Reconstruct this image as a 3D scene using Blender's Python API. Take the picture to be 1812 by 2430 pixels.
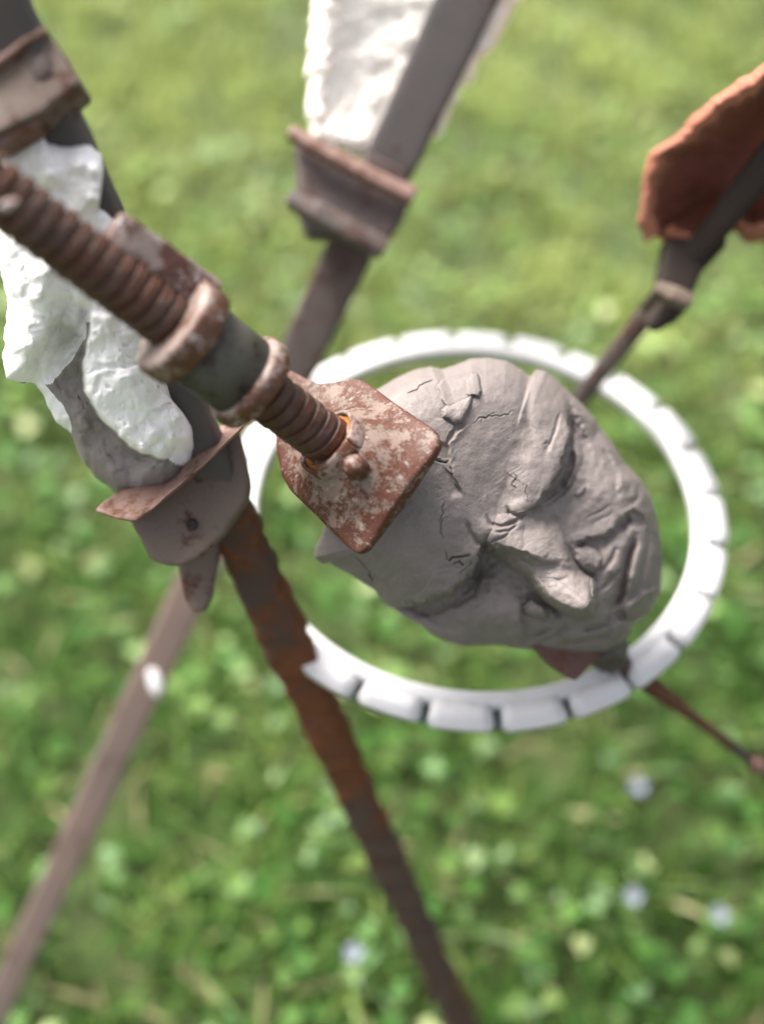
import bpy, bmesh, math, random
import numpy as np
from mathutils import Vector, Matrix

for o in list(bpy.data.objects):
    bpy.data.objects.remove(o, do_unlink=True)
S = bpy.context.scene
COL = S.collection
rng = np.random.default_rng(7)
random.seed(7)

# ------------------------------------------------------------------ camera
H = 0.80                      # camera height over the lawn (m)
PITCH = math.radians(56)      # looking down
TANV = math.tan(math.radians(25))
PW, PH = 1812.0, 2430.0
F = PH / 2 / TANV             # focal length in photograph pixels
cam_d = bpy.data.cameras.new('camera')
cam = bpy.data.objects.new('camera', cam_d)
COL.objects.link(cam)
cam.location = (0, 0, H)
cam.rotation_euler = (math.pi / 2 - PITCH, 0, 0)
cam_d.sensor_fit = 'VERTICAL'
cam_d.sensor_height = 24
cam_d.lens = 12 / TANV
cam_d.clip_start = 0.01
cam_d.clip_end = 500
cam_d.dof.use_dof = True
cam_d.dof.focus_distance = 0.397
cam_d.dof.aperture_fstop = 1.58
S.camera = cam

# ------------------------------------------------------------------ sky and sun
SUN = Vector((-0.42, 0.44, 0.80)).normalized()
world = bpy.data.worlds.new('World')
S.world = world
world.use_nodes = True
wn = world.node_tree.nodes
wl = world.node_tree.links
wn.clear()
wo = wn.new('ShaderNodeOutputWorld')
wb = wn.new('ShaderNodeBackground')
sky = wn.new('ShaderNodeTexSky')
sky.sky_type = 'NISHITA'
sky.sun_disc = False
sky.sun_elevation = math.asin(SUN.z)
sky.sun_rotation = math.atan2(SUN.x, SUN.y)
sky.dust_density = 6.0
sky.air_density = 1.0
sky.ozone_density = 0.6
wb.inputs['Strength'].default_value = 0.105
hs = wn.new('ShaderNodeHueSaturation')          # thin cloud: the blue is washed out evenly over the whole sky
hs.inputs['Saturation'].default_value = 0.30
wl.new(sky.outputs[0], hs.inputs['Color'])
wl.new(hs.outputs[0], wb.inputs[0])
wl.new(wb.outputs[0], wo.inputs[0])
sun_d = bpy.data.lights.new('sun', 'SUN')
sun_d.energy = 3.3
sun_d.angle = math.radians(30)
sun_d.color = (1.0, 0.95, 0.88)
sun = bpy.data.objects.new('sun', sun_d)
COL.objects.link(sun)
sun.rotation_euler = SUN.to_track_quat('Z', 'Y').to_euler()
sun.location = (0, 0, 5)

S.view_settings.view_transform = 'Standard'
S.view_settings.look = 'None'
S.view_settings.exposure = 1.6
S.view_settings.gamma = 1
S.view_settings.use_curve_mapping = False

# ------------------------------------------------------------------ helpers
CF = np.array([0, math.cos(PITCH), -math.sin(PITCH)])
CR = np.array([1.0, 0, 0])
CU = np.array([0, math.sin(PITCH), math.cos(PITCH)])
CO = np.array([0, 0, H])


def P(px, py, d):
    """world position of the spot that the photograph shows at (px, py), d metres deep"""
    px = np.asarray(px, float); py = np.asarray(py, float); d = np.asarray(d, float)
    a = (px - PW / 2) / F; b = (PH / 2 - py) / F
    return CO + d[..., None] * (CF + a[..., None] * CR + b[..., None] * CU)


def cv(x, y, z):
    """camera-frame direction to world"""
    v = x * CR + y * CU - z * -CF * -1
    return x * CR + y * CU + z * (-CF)


def unit(v):
    v = np.asarray(v, float)
    return v / np.linalg.norm(v)


def _hash(ix, iy, iz, seed):
    h = (ix * 374761393 + iy * 668265263 + iz * 2147483647 + seed * 974634777) & 0xFFFFFFFF
    h = ((h ^ (h >> 13)) * 1274126177) & 0xFFFFFFFF
    h = (h ^ (h >> 16)) & 0xFFFFFFFF
    return h / 4294967295.0


def vnoise(x, y, z=0.0, seed=0):
    """value noise in -1..1"""
    x, y, z = np.broadcast_arrays(np.asarray(x, float), np.asarray(y, float), np.asarray(z, float))
    xi = np.floor(x).astype(np.int64); yi = np.floor(y).astype(np.int64); zi = np.floor(z).astype(np.int64)
    fx = x - xi; fy = y - yi; fz = z - zi
    fx = fx * fx * (3 - 2 * fx); fy = fy * fy * (3 - 2 * fy); fz = fz * fz * (3 - 2 * fz)
    r = 0
    for dx in (0, 1):
        for dy in (0, 1):
            for dz in (0, 1):
                w = (fx if dx else 1 - fx) * (fy if dy else 1 - fy) * (fz if dz else 1 - fz)
                r = r + w * _hash(xi + dx, yi + dy, zi + dz, seed)
    return r * 2 - 1


def fbm(x, y, z=0.0, seed=0, octv=4, gain=0.5):
    a = 1.0; r = 0; t = 0
    for k in range(octv):
        r = r + a * vnoise(np.asarray(x) * 2 ** k, np.asarray(y) * 2 ** k, np.asarray(z) * 2 ** k, seed + k * 17)
        t += a; a *= gain
    return r / t


def tag(o, label=None, cat=None, group=None, kind=None):
    if label: o['label'] = label
    if cat: o['category'] = cat
    if group: o['group'] = group
    if kind: o['kind'] = kind
    return o


def thing(name, label, cat, loc, group=None):
    o = bpy.data.objects.new(name, None)
    o.empty_display_size = 0.02
    COL.objects.link(o)
    o.location = tuple(loc)
    return tag(o, label, cat, group)


def mk(name, V, Fc, mat, parent=None, smooth=True, kind=None, label=None):
    """one mesh object from world-space points; local to its parent when it has one"""
    V = np.asarray(V, float)
    root = parent
    off = np.zeros(3)
    while root is not None:
        off += np.array(root.location); root = root.parent
    if parent is None:
        base = V.mean(0); base[2] = V[:, 2].min()
        V = V - base
    else:
        V = V - off
    me = bpy.data.meshes.new(name)
    me.from_pydata(V.tolist(), [], [list(map(int, f)) for f in Fc])
    me.update()
    bm = bmesh.new(); bm.from_mesh(me)
    bmesh.ops.recalc_face_normals(bm, faces=bm.faces)
    bm.to_mesh(me); bm.free()
    if smooth:
        me.polygons.foreach_set('use_smooth', [True] * len(me.polygons))
    if mat: me.materials.append(mat)
    o = bpy.data.objects.new(name, me)
    COL.objects.link(o)
    if parent is None:
        o.location = tuple(base)
    else:
        o.parent = parent
    if kind: o['kind'] = kind
    if label: o['label'] = label
    return o


def grid_faces(n, m, wrap_n=False, wrap_m=False):
    """faces of an n x m vertex grid (row-major)"""
    i = np.arange(n if wrap_n else n - 1)
    j = np.arange(m if wrap_m else m - 1)
    I, J = np.meshgrid(i, j, indexing='ij')
    I2 = (I + 1) % n; J2 = (J + 1) % m
    return np.stack([I * m + J, I2 * m + J, I2 * m + J2, I * m + J2], -1).reshape(-1, 4)


def sweep(pts, wid, thk, normal, nseg=60, around=24, power=5.0, rough=0.0, rscale=120.0, seed=0, twist=None, caps=True):
    """bar with a rounded rectangular section swept along a polyline; normal = the way its face looks"""
    pts = np.asarray(pts, float)
    L = np.r_[0, np.cumsum(np.linalg.norm(np.diff(pts, axis=0), axis=1))]
    t = np.linspace(0, L[-1], nseg)
    C = np.stack([np.interp(t, L, pts[:, k]) for k in range(3)], -1)
    W = np.interp(t, L, np.broadcast_to(wid, (len(pts),)))
    T = np.interp(t, L, np.broadcast_to(thk, (len(pts),)))
    D = np.gradient(C, axis=0); D /= np.linalg.norm(D, axis=1)[:, None]
    N = unit(normal)
    Sd = np.cross(D, N); Sd /= np.linalg.norm(Sd, axis=1)[:, None]
    Nn = np.cross(Sd, D)
    a = np.linspace(0, 2 * math.pi, around, endpoint=False) + math.pi / around
    ca, sa = np.cos(a), np.sin(a)
    q = 2.0 / power
    cx = np.sign(ca) * np.abs(ca) ** q; cy = np.sign(sa) * np.abs(sa) ** q
    if twist is not None:
        ang = np.linspace(0, twist, nseg)[:, None]
        X = cx[None] * np.cos(ang) * W[:, None] / 2 - cy[None] * np.sin(ang) * T[:, None] / 2
        Y = cx[None] * np.sin(ang) * W[:, None] / 2 + cy[None] * np.cos(ang) * T[:, None] / 2
    else:
        X = cx[None] * W[:, None] / 2; Y = cy[None] * T[:, None] / 2
    V = C[:, None, :] + X[..., None] * Sd[:, None, :] + Y[..., None] * Nn[:, None, :]
    if rough > 0:
        n = fbm(V[..., 0] * rscale, V[..., 1] * rscale, V[..., 2] * rscale, seed, 4)
        out = V - C[:, None, :]
        out /= np.linalg.norm(out, axis=-1)[..., None] + 1e-9
        V = V + out * (n * rough)[..., None]
    V = V.reshape(-1, 3)
    Fc = grid_faces(nseg, around, wrap_m=True).tolist()
    if caps:
        Fc.append(list(range(around))); Fc.append([(nseg - 1) * around + k for k in range(around)])
    return V, Fc


def frame_of(d, hint):
    d = unit(d); s = unit(np.cross(d, hint)); n = np.cross(s, d)
    return d, s, n


def lathe(o, axis, prof, n=64, rough=0.0, rscale=250.0, seed=0, hint=(0, 0, 1)):
    """closed surface of revolution: prof = list of (height along axis, radius)"""
    d, s, nn = frame_of(axis, np.array(hint, float))
    prof = np.asarray(prof, float)
    a = np.linspace(0, 2 * math.pi, n, endpoint=False)
    R = np.cos(a)[:, None] * s + np.sin(a)[:, None] * nn
    V = np.asarray(o)[None, None] + prof[:, 0][:, None, None] * d + prof[:, 1][:, None, None] * R[None]
    if rough > 0:
        k = fbm(V[..., 0] * rscale, V[..., 1] * rscale, V[..., 2] * rscale, seed, 3)
        V = V + (R[None] * 0.6 + d * 0.4) * (k * rough * (prof[:, 1] > 1e-6)[:, None])[..., None]
    Fc = grid_faces(len(prof), n, wrap_m=True).tolist()
    Fc.append(list(range(n))); Fc.append([(len(prof) - 1) * n + k for k in range(n)])
    return V.reshape(-1, 3), Fc


def slab(poly, depth, thick, bevel=0.0012, rough=0.0, seed=0, back=None):
    """thick plate whose front outline is given; depth = one number, or one per corner"""
    n = len(poly)
    dd = np.broadcast_to(depth, (n,)).astype(float)
    A = P([p[0] for p in poly], [p[1] for p in poly], dd)
    cen = A.mean(0)
    nrm = np.zeros(3)
    for i in range(n):
        nrm += np.cross(A[i] - cen, A[(i + 1) % n] - cen)
    nrm = unit(nrm)
    if np.dot(nrm, CF) < 0: nrm = -nrm
    if back is not None: nrm = unit(back)
    B = A + nrm * thick
    bm = bmesh.new()
    va = [bm.verts.new(tuple(v)) for v in A]; vb = [bm.verts.new(tuple(v)) for v in B]
    bm.faces.new(va); bm.faces.new(vb[::-1])
    for i in range(n):
        bm.faces.new((va[i], vb[i], vb[(i + 1) % n], va[(i + 1) % n]))
    bmesh.ops.recalc_face_normals(bm, faces=bm.faces)
    if bevel > 0:
        bmesh.ops.bevel(bm, geom=list(bm.edges), offset=bevel, segments=3, affect='EDGES', profile=0.6)
    bmesh.ops.triangulate(bm, faces=[f for f in bm.faces if len(f.verts) > 4])
    if rough > 0:
        for _ in range(3):
            long_e = [e for e in bm.edges if e.calc_length() > 0.004]
            if not long_e: break
            bmesh.ops.subdivide_edges(bm, edges=long_e, cuts=1)
            bmesh.ops.triangulate(bm, faces=[f for f in bm.faces if len(f.verts) > 4])
        co = np.array([v.co[:] for v in bm.verts])
        k = fbm(co[:, 0] * 130, co[:, 1] * 130, co[:, 2] * 130, seed, 3) * rough
        for v, q in zip(bm.verts, k):
            v.co += Vector(nrm) * float(q) + Vector(CR) * float(q) * 0.5
    bm.verts.index_update()
    V = np.array([v.co[:] for v in bm.verts]); Fc = [[v.index for v in f.verts] for f in bm.faces]
    bm.free()
    return V, Fc


def resample(poly, n):
    p = np.asarray(poly, float); p = np.vstack([p, p[:1]])
    L = np.r_[0, np.cumsum(np.linalg.norm(np.diff(p, axis=0), axis=1))]
    t = np.linspace(0, L[-1], n, endpoint=False)
    return np.stack([np.interp(t, L, p[:, 0]), np.interp(t, L, p[:, 1])], -1)


def smooth_loop(q, it=3):
    for _ in range(it):
        q = 0.25 * np.roll(q, 1, 0) + 0.5 * q + 0.25 * np.roll(q, -1, 0)
    return q


# ------------------------------------------------------------------ materials
def new_mat(name):
    m = bpy.data.materials.new(name); m.use_nodes = True
    nt = m.node_tree; b = nt.nodes['Principled BSDF']
    return m, nt, b


def N_(nt, kind, **kw):
    n = nt.nodes.new(kind)
    for k, v in kw.items():
        if k.startswith('i_'):
            key = k[2:]
            n.inputs[int(key) if key.isdigit() else key.replace('_', ' ')].default_value = v
        else:
            setattr(n, k, v)
    return n


def noise(nt, vec, scale, detail=6, rough=0.6, dist=0.0):
    n = N_(nt, 'ShaderNodeTexNoise')
    n.inputs['Scale'].default_value = scale; n.inputs['Detail'].default_value = detail
    n.inputs['Roughness'].default_value = rough; n.inputs['Distortion'].default_value = dist
    nt.links.new(vec, n.inputs['Vector'])
    return n.outputs['Fac']


def ramp(nt, fac, stops, interp='LINEAR'):
    r = N_(nt, 'ShaderNodeValToRGB')
    r.color_ramp.interpolation = interp
    e = r.color_ramp.elements
    while len(e) < len(stops): e.new(0.5)
    for k, (p, c) in enumerate(stops):
        e[k].position = p
        e[k].color = (c, c, c, 1) if isinstance(c, (int, float)) else (c[0], c[1], c[2], 1)
    nt.links.new(fac, r.inputs['Fac'])
    return r.outputs['Color']


def mix(nt, fac, a, b, mode='MIX'):
    m = N_(nt, 'ShaderNodeMix', data_type='RGBA', blend_type=mode)
    for sock, v in ((m.inputs[0], fac), (m.inputs[6], a), (m.inputs[7], b)):
        if isinstance(v, bpy.types.NodeSocket): nt.links.new(v, sock)
        elif isinstance(v, (int, float)): sock.default_value = v
        else: sock.default_value = (v[0], v[1], v[2], 1)
    return m.outputs[2]


def bump(nt, h, strength, dist, prev=None):
    b = N_(nt, 'ShaderNodeBump')
    b.inputs['Strength'].default_value = strength; b.inputs['Distance'].default_value = dist
    nt.links.new(h, b.inputs['Height'])
    if prev is not None: nt.links.new(prev, b.inputs['Normal'])
    return b.outputs['Normal']


def ocoord(nt):
    return N_(nt, 'ShaderNodeTexCoord').outputs['Object']


def metal(name, paint, mid, rust, cover=0.5, dark=(0.03, 0.02, 0.018), scale=60, rough=0.75, spec=0.35, bstr=0.35, pale=None, wear=0.0):
    """old paint or mill scale broken by rust in two grain sizes"""
    paint, mid, rust = (tuple(x * 0.80 for x in c) for c in (paint, mid, rust))
    m, nt, b = new_mat(name)
    v = ocoord(nt)
    n1 = noise(nt, v, scale, 8, 0.62, 0.3)
    n2 = noise(nt, v, scale * 6, 6, 0.7)
    n3 = noise(nt, v, scale * 25, 3, 0.6)
    n4 = noise(nt, v, scale * 0.45, 4, 0.5)
    c = mix(nt, ramp(nt, n4, [(0.35, 0), (0.65, 1)]), paint, mid)
    w = mix(nt, 0.38, n1, n2)
    wv = w
    if wear:
        at = N_(nt, 'ShaderNodeAttribute', attribute_name='wear')
        ma = N_(nt, 'ShaderNodeMath', operation='MULTIPLY_ADD'); ma.inputs[1].default_value = wear
        nt.links.new(at.outputs['Fac'], ma.inputs[0]); nt.links.new(w, ma.inputs[2]); wv = ma.outputs[0]
    msk = ramp(nt, wv, [(cover - 0.035, 0), (cover + 0.03, 1)])
    rc = mix(nt, ramp(nt, n2, [(0.35, 0), (0.7, 1)]), rust, tuple(x * 0.45 for x in rust))
    c = mix(nt, msk, c, rc)
    c = mix(nt, ramp(nt, n3, [(0.60, 0), (0.72, 0.55)]), c, dark)
    if pale:
        n5 = noise(nt, v, scale * 2.3, 5, 0.6)
        c = mix(nt, ramp(nt, n5, [(0.60, 0), (0.68, 0.8)]), c, pale)
    nt.links.new(c, b.inputs['Base Color'])
    b.inputs['Roughness'].default_value = rough
    b.inputs['Specular IOR Level'].default_value = spec
    nn = bump(nt, w, bstr, 0.0008)
    nn = bump(nt, n3, bstr * 0.7, 0.0003, nn)
    nt.links.new(nn, b.inputs['Normal'])
    return m


M = {}
M['plate'] = metal('plate_paint_and_rust', (0.30, 0.22, 0.19), (0.22, 0.17, 0.15), (0.135, 0.045, 0.023), 0.52, scale=95, rough=0.6)
M['plate_worn'] = metal('worn_plate_paint', (0.225, 0.158, 0.130), (0.150, 0.115, 0.093), (0.115, 0.036, 0.018), 0.518, scale=165, rough=0.55, wear=0.075, pale=(0.27, 0.21, 0.18))
M['rod'] = metal('threaded_rod_rust', (0.092, 0.044, 0.031), (0.062, 0.033, 0.025), (0.105, 0.036, 0.018), 0.50, scale=90, rough=0.55, spec=0.4)
M['flange'] = metal('worn_flange', (0.30, 0.23, 0.205), (0.22, 0.16, 0.145), (0.12, 0.042, 0.024), 0.49, scale=110, rough=0.5, spec=0.5, pale=(0.5, 0.48, 0.5))
M['flange_worn'] = metal('flange_with_worn_rim', (0.33, 0.25, 0.22), (0.25, 0.19, 0.165), (0.13, 0.045, 0.022), 0.55, scale=110, rough=0.5, spec=0.5, pale=(0.36, 0.33, 0.33), wear=0.10)
M['barrel'] = metal('grey_barrel', (0.095, 0.09, 0.075), (0.075, 0.065, 0.055), (0.055, 0.035, 0.028), 0.55, scale=90, rough=0.6)
M['orange'] = metal('fresh_orange_rust', (0.40, 0.155, 0.025), (0.30, 0.10, 0.02), (0.2, 0.06, 0.015), 0.60, scale=120, rough=0.85)
M['bar_dark'] = metal('dark_bar', (0.082, 0.075, 0.074), (0.11, 0.09, 0.084), (0.10, 0.05, 0.034), 0.60, scale=45, rough=0.6)
M['bar_black'] = metal('blackened_bar', (0.034, 0.026, 0.022), (0.042, 0.031, 0.026), (0.06, 0.03, 0.02), 0.6, scale=45, rough=0.75, spec=0.15)
M['bar_rust'] = metal('rusty_bar', (0.085, 0.052, 0.042), (0.065, 0.048, 0.043), (0.16, 0.052, 0.02), 0.505, scale=38, rough=0.8)
M['bar_mauve'] = metal('mauve_bar', (0.185, 0.138, 0.120), (0.215, 0.152, 0.130), (0.15, 0.09, 0.07), 0.6, scale=30, rough=0.65, bstr=0.2)
M['bar_orange'] = metal('bar_with_rust_bloom', (0.085, 0.054, 0.044), (0.09, 0.058, 0.047), (0.19, 0.066, 0.026), 0.56, scale=60, rough=0.85, wear=0.14)
M['clamp'] = metal('clamp_steel', (0.18, 0.132, 0.104), (0.15, 0.113, 0.094), (0.13, 0.055, 0.035), 0.55, scale=45, rough=0.65)
M['clamp_dark'] = metal('dark_clamp_steel', (0.085, 0.072, 0.068), (0.12, 0.086, 0.08), (0.10, 0.05, 0.038), 0.55, scale=45, rough=0.65)
M['lip'] = metal('clamp_lip', (0.27, 0.16, 0.135), (0.22, 0.135, 0.115), (0.19, 0.08, 0.035), 0.54, scale=45, rough=0.6)
M['corner'] = metal('red_brown_corner', (0.12, 0.062, 0.052), (0.10, 0.06, 0.055), (0.16, 0.045, 0.022), 0.53, scale=70)
M['black_hole'] = metal('dark_bolt', (0.03, 0.027, 0.03), (0.04, 0.035, 0.035), (0.05, 0.03, 0.025), 0.55, scale=80)


def clay_mat():
    m, nt, b = new_mat('grey_clay')
    v = ocoord(nt)
    n1 = noise(nt, v, 42, 7, 0.62, 0.4)
    n2 = noise(nt, v, 1500, 3, 0.6)
    n3 = noise(nt, v, 260, 6, 0.65)
    c = mix(nt, ramp(nt, n1, [(0.3, 0), (0.7, 1)]), (0.186, 0.158, 0.149), (0.118, 0.099, 0.093))
    c = mix(nt, ramp(nt, n3, [(0.3, 0), (0.75, 1)]), c, (0.176, 0.151, 0.144))
    c = mix(nt, ramp(nt, n2, [(0.62, 0), (0.76, 0.5)]), c, (0.36, 0.33, 0.32))
    c = mix(nt, ramp(nt, n2, [(0.24, 0.55), (0.36, 0)]), c, (0.10, 0.085, 0.08))
    nt.links.new(c, b.inputs['Base Color'])
    b.inputs['Specular IOR Level'].default_value = 0.35
    r = ramp(nt, n1, [(0.3, 0.46), (0.7, 0.70)])
    nt.links.new(r, b.inputs['Roughness'])
    # finger and tool drag lines, only here and there
    mp = N_(nt, 'ShaderNodeMapping'); mp.inputs['Rotation'].default_value = (0.4, 0.7, 0.9)
    nt.links.new(v, mp.inputs['Vector'])
    wv = N_(nt, 'ShaderNodeTexWave'); wv.inputs['Scale'].default_value = 320; wv.inputs['Distortion'].default_value = 9
    wv.inputs['Detail'].default_value = 3; wv.inputs['Detail Scale'].default_value = 0.35
    nt.links.new(mp.outputs[0], wv.inputs['Vector'])
    wm = noise(nt, v, 48, 2, 0.5)
    lines = mix(nt, ramp(nt, wm, [(0.50, 0), (0.66, 1)]), (0.5, 0.5, 0.5), wv.outputs['Fac'])
    nn = bump(nt, n3, 0.42, 0.0008)
    nn = bump(nt, lines, 0.22, 0.00022, nn)
    nn = bump(nt, n2, 0.7, 0.00022, nn)
    nt.links.new(nn, b.inputs['Normal'])
    return m


M['clay'] = clay_mat()


def plaster_mat(name, white, grey, bare, lo, hi, dirt=(0.62, 0.50, 0.30)):
    """white coat, with grey clay bare where the point attribute 'bare' is high"""
    m, nt, b = new_mat(name)
    v = ocoord(nt)
    n1 = noise(nt, v, 60, 6, 0.65)
    n2 = noise(nt, v, 420, 5, 0.7)
    c = mix(nt, ramp(nt, n1, [(0.3, 0), (0.7, 1)]), white, tuple(x * 0.9 for x in white))
    c = mix(nt, ramp(nt, noise(nt, v, 35, 4, 0.6), [(0.62, 0), (0.74, 0.5)]), c, dirt)
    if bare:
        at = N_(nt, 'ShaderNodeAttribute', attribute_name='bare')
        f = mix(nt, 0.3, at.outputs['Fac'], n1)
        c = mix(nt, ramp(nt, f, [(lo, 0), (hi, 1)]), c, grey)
    nt.links.new(c, b.inputs['Base Color'])
    b.inputs['Roughness'].default_value = 0.8
    b.inputs['Specular IOR Level'].default_value = 0.3
    nn = bump(nt, n1, 0.25, 0.0010)
    nn = bump(nt, n2, 0.7, 0.0006, nn)
    nt.links.new(nn, b.inputs['Normal'])
    return m


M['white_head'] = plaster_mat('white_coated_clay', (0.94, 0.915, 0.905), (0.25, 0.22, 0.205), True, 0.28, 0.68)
M['white_mask'] = plaster_mat('white_plaster', (0.93, 0.87, 0.80), None, False, 0, 0, (0.45, 0.38, 0.28))


def terracotta():
    m, nt, b = new_mat('terracotta')
    v = ocoord(nt)
    n1 = noise(nt, v, 45, 6, 0.6); n2 = noise(nt, v, 500, 4, 0.6)
    c = mix(nt, ramp(nt, n1, [(0.3, 0), (0.7, 1)]), (0.37, 0.145, 0.095), (0.22, 0.075, 0.042))
    nt.links.new(c, b.inputs['Base Color']); b.inputs['Roughness'].default_value = 0.85
    nn = bump(nt, n1, 0.6, 0.002); nn = bump(nt, n2, 0.4, 0.0005, nn)
    nt.links.new(nn, b.inputs['Normal'])
    return m


M['terracotta'] = terracotta()


def plain(name, col, rough=0.5, bs=0.15, var=0.12, scale=80):
    m, nt, b = new_mat(name)
    v = ocoord(nt); n1 = noise(nt, v, scale, 5, 0.6)
    c = mix(nt, n1, tuple(x * (1 - var) for x in col), tuple(min(x * (1 + var), 1) for x in col))
    nt.links.new(c, b.inputs['Base Color']); b.inputs['Roughness'].default_value = rough
    nt.links.new(bump(nt, n1, bs, 0.0006), b.inputs['Normal'])
    return m


M['ring_white'] = plaster_mat('white_ring_paint', (0.60, 0.59, 0.60), None, False, 0, 0, (0.47, 0.44, 0.40))
M['ring_grey'] = plain('grey_ring_band', (0.115, 0.135, 0.145), 0.6)


def leaf_mat(name, rough, trans):
    m, nt, b = new_mat(name)
    at = N_(nt, 'ShaderNodeAttribute', attribute_name='tint')
    nt.links.new(at.outputs['Color'], b.inputs['Base Color'])
    b.inputs['Roughness'].default_value = rough
    b.inputs['Specular IOR Level'].default_value = 0.3
    tr = N_(nt, 'ShaderNodeBsdfTranslucent')
    nt.links.new(at.outputs['Color'], tr.inputs['Color'])
    mx = N_(nt, 'ShaderNodeMixShader'); mx.inputs[0].default_value = trans
    out = nt.nodes['Material Output']
    nt.links.new(b.outputs[0], mx.inputs[1]); nt.links.new(tr.outputs[0], mx.inputs[2])
    nt.links.new(mx.outputs[0], out.inputs['Surface'])
    return m


M['grass'] = leaf_mat('grass_blade', 0.45, 0.45)
M['leaf'] = leaf_mat('clover_leaf', 0.35, 0.3)


def soil():
    m, nt, b = new_mat('lawn_ground')
    v = ocoord(nt); n1 = noise(nt, v, 9, 6, 0.65); n2 = noise(nt, v, 90, 4, 0.6)
    c = mix(nt, ramp(nt, n1, [(0.3, 0), (0.7, 1)]), (0.030, 0.050, 0.010), (0.055, 0.075, 0.018))
    c = mix(nt, ramp(nt, n2, [(0.55, 0), (0.75, 0.7)]), c, (0.09, 0.10, 0.03))
    nt.links.new(c, b.inputs['Base Color']); b.inputs['Roughness'].default_value = 0.9
    nt.links.new(bump(nt, n2, 0.8, 0.01), b.inputs['Normal'])
    return m


M['soil'] = soil()

# ------------------------------------------------------------------ ground
n = 80
gx = np.linspace(-1, 1, n); gx = np.sign(gx) * np.abs(gx) ** 3 * 80
GX, GY = np.meshgrid(gx, gx + 0.6, indexing='ij')
GZ = 0.006 * vnoise(GX * 3, GY * 3, 0, 3) - 0.006
lawn = mk('lawn', np.stack([GX, GY, GZ], -1).reshape(-1, 3), grid_faces(n, n), M['soil'])
lawn['kind'] = 'structure'


def scatter(n):
    """positions: dense in front of the camera, thinning outwards"""
    k = int(n * 0.82)
    x = np.r_[rng.uniform(-0.75, 0.75, k), rng.uniform(-1.7, 1.7, n - k)]
    y = np.r_[rng.uniform(-0.05, 1.75, k), rng.uniform(-0.6, 2.9, n - k)]
    return x, y


def attr_mesh(name, V, Fc, tint, mat, label, cat):
    me = bpy.data.meshes.new(name)
    me.from_pydata(V.reshape(-1, 3).tolist(), [], Fc.tolist())
    a = me.color_attributes.new('tint', 'FLOAT_COLOR', 'POINT')
    a.data.foreach_set('color', np.c_[tint, np.ones(len(tint))].astype(np.float32).ravel())
    me.polygons.foreach_set('use_smooth', [True] * len(me.polygons))
    me.materials.append(mat)
    o = bpy.data.objects.new(name, me); COL.objects.link(o)
    return tag(o, label, cat, kind='stuff')


def lawn_tone(x, y):
    """0 = lush green, 1 = dry yellow green; lush near the viewer, drier patches further off"""
    return np.clip((y - 0.30) / 0.75, 0, 1) * 0.66 + 0.30 * fbm(x * 4, y * 4, 0, 9, 3) + 0.35 * np.exp(-((x - 0.16) / 0.12) ** 2 - ((y - 0.78) / 0.10) ** 2)


def build_grass():
    nb = 72000
    x, y = scatter(nb)
    keep = rng.random(nb) < np.clip(0.75 + 1.1 * fbm(x * 24, y * 24, 0, 5, 2), 0.12, 1)
    x, y = x[keep], y[keep]; nb = len(x)
    clump = fbm(x * 24, y * 24, 0, 5, 2)
    near = np.clip((0.75 - y) / 0.4, 0, 1)
    hgt = (0.026 + 0.022 * rng.random(nb)) * (0.8 + 0.5 * clump) * (0.7 + 0.5 * near)
    wid = rng.uniform(0.0022, 0.0052, nb)
    az = rng.uniform(0, 2 * math.pi, nb); lean = rng.uniform(0.25, 1.25, nb)
    dx, dy = np.cos(az), np.sin(az)
    sx, sy = -dy, dx
    V = np.zeros((nb, 7, 3)); B = np.stack([x, y, np.full(nb, -0.008)], -1)
    for k, (t, wf) in enumerate(((0, 0.8), (0.4, 1.0), (0.75, 0.7), (1.0, 0))):
        off = hgt * lean * t * t; up = hgt * t * (1 - 0.35 * lean * t * 0.6)
        c = B + np.stack([dx * off, dy * off, up], -1)
        w = np.stack([sx * wid * wf / 2, sy * wid * wf / 2, 0 * x], -1)
        if k < 3:
            V[:, 2 * k] = c - w; V[:, 2 * k + 1] = c + w
        else:
            V[:, 6] = c
    base = (np.arange(nb) * 7)[:, None]
    T = np.concatenate([base + np.array(f)[None] for f in ((0, 1, 3), (0, 3, 2), (2, 3, 5), (2, 5, 4), (4, 5, 6))], 0)
    tone = np.clip(lawn_tone(x, y) + np.clip(0.36 - 0.28 * y, 0.04, 0.36) * fbm(x * 30, y * 30, 2, 33, 2) + rng.normal(0, 0.18, nb), 0, 1)[:, None]
    g0 = np.array([0.062, 0.140, 0.026]); g1 = np.array([0.43, 0.49, 0.155])
    c = g0 * (1 - tone) + g1 * tone
    c *= (rng.uniform(0.75, 1.25, nb) * (1 + np.clip(0.55 - 0.42 * y, 0.06, 0.5) * fbm(x * 38, y * 38, 4, 35, 2)))[:, None]
    dry = rng.random(nb) < 0.05
    c[dry] = np.array([0.42, 0.38, 0.20]) * rng.uniform(0.7, 1.1, dry.sum())[:, None]
    return attr_mesh('grass', V, T, np.repeat(c, 7, 0), M['grass'], 'short green and yellowish grass blades of the lawn', 'grass')


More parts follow.
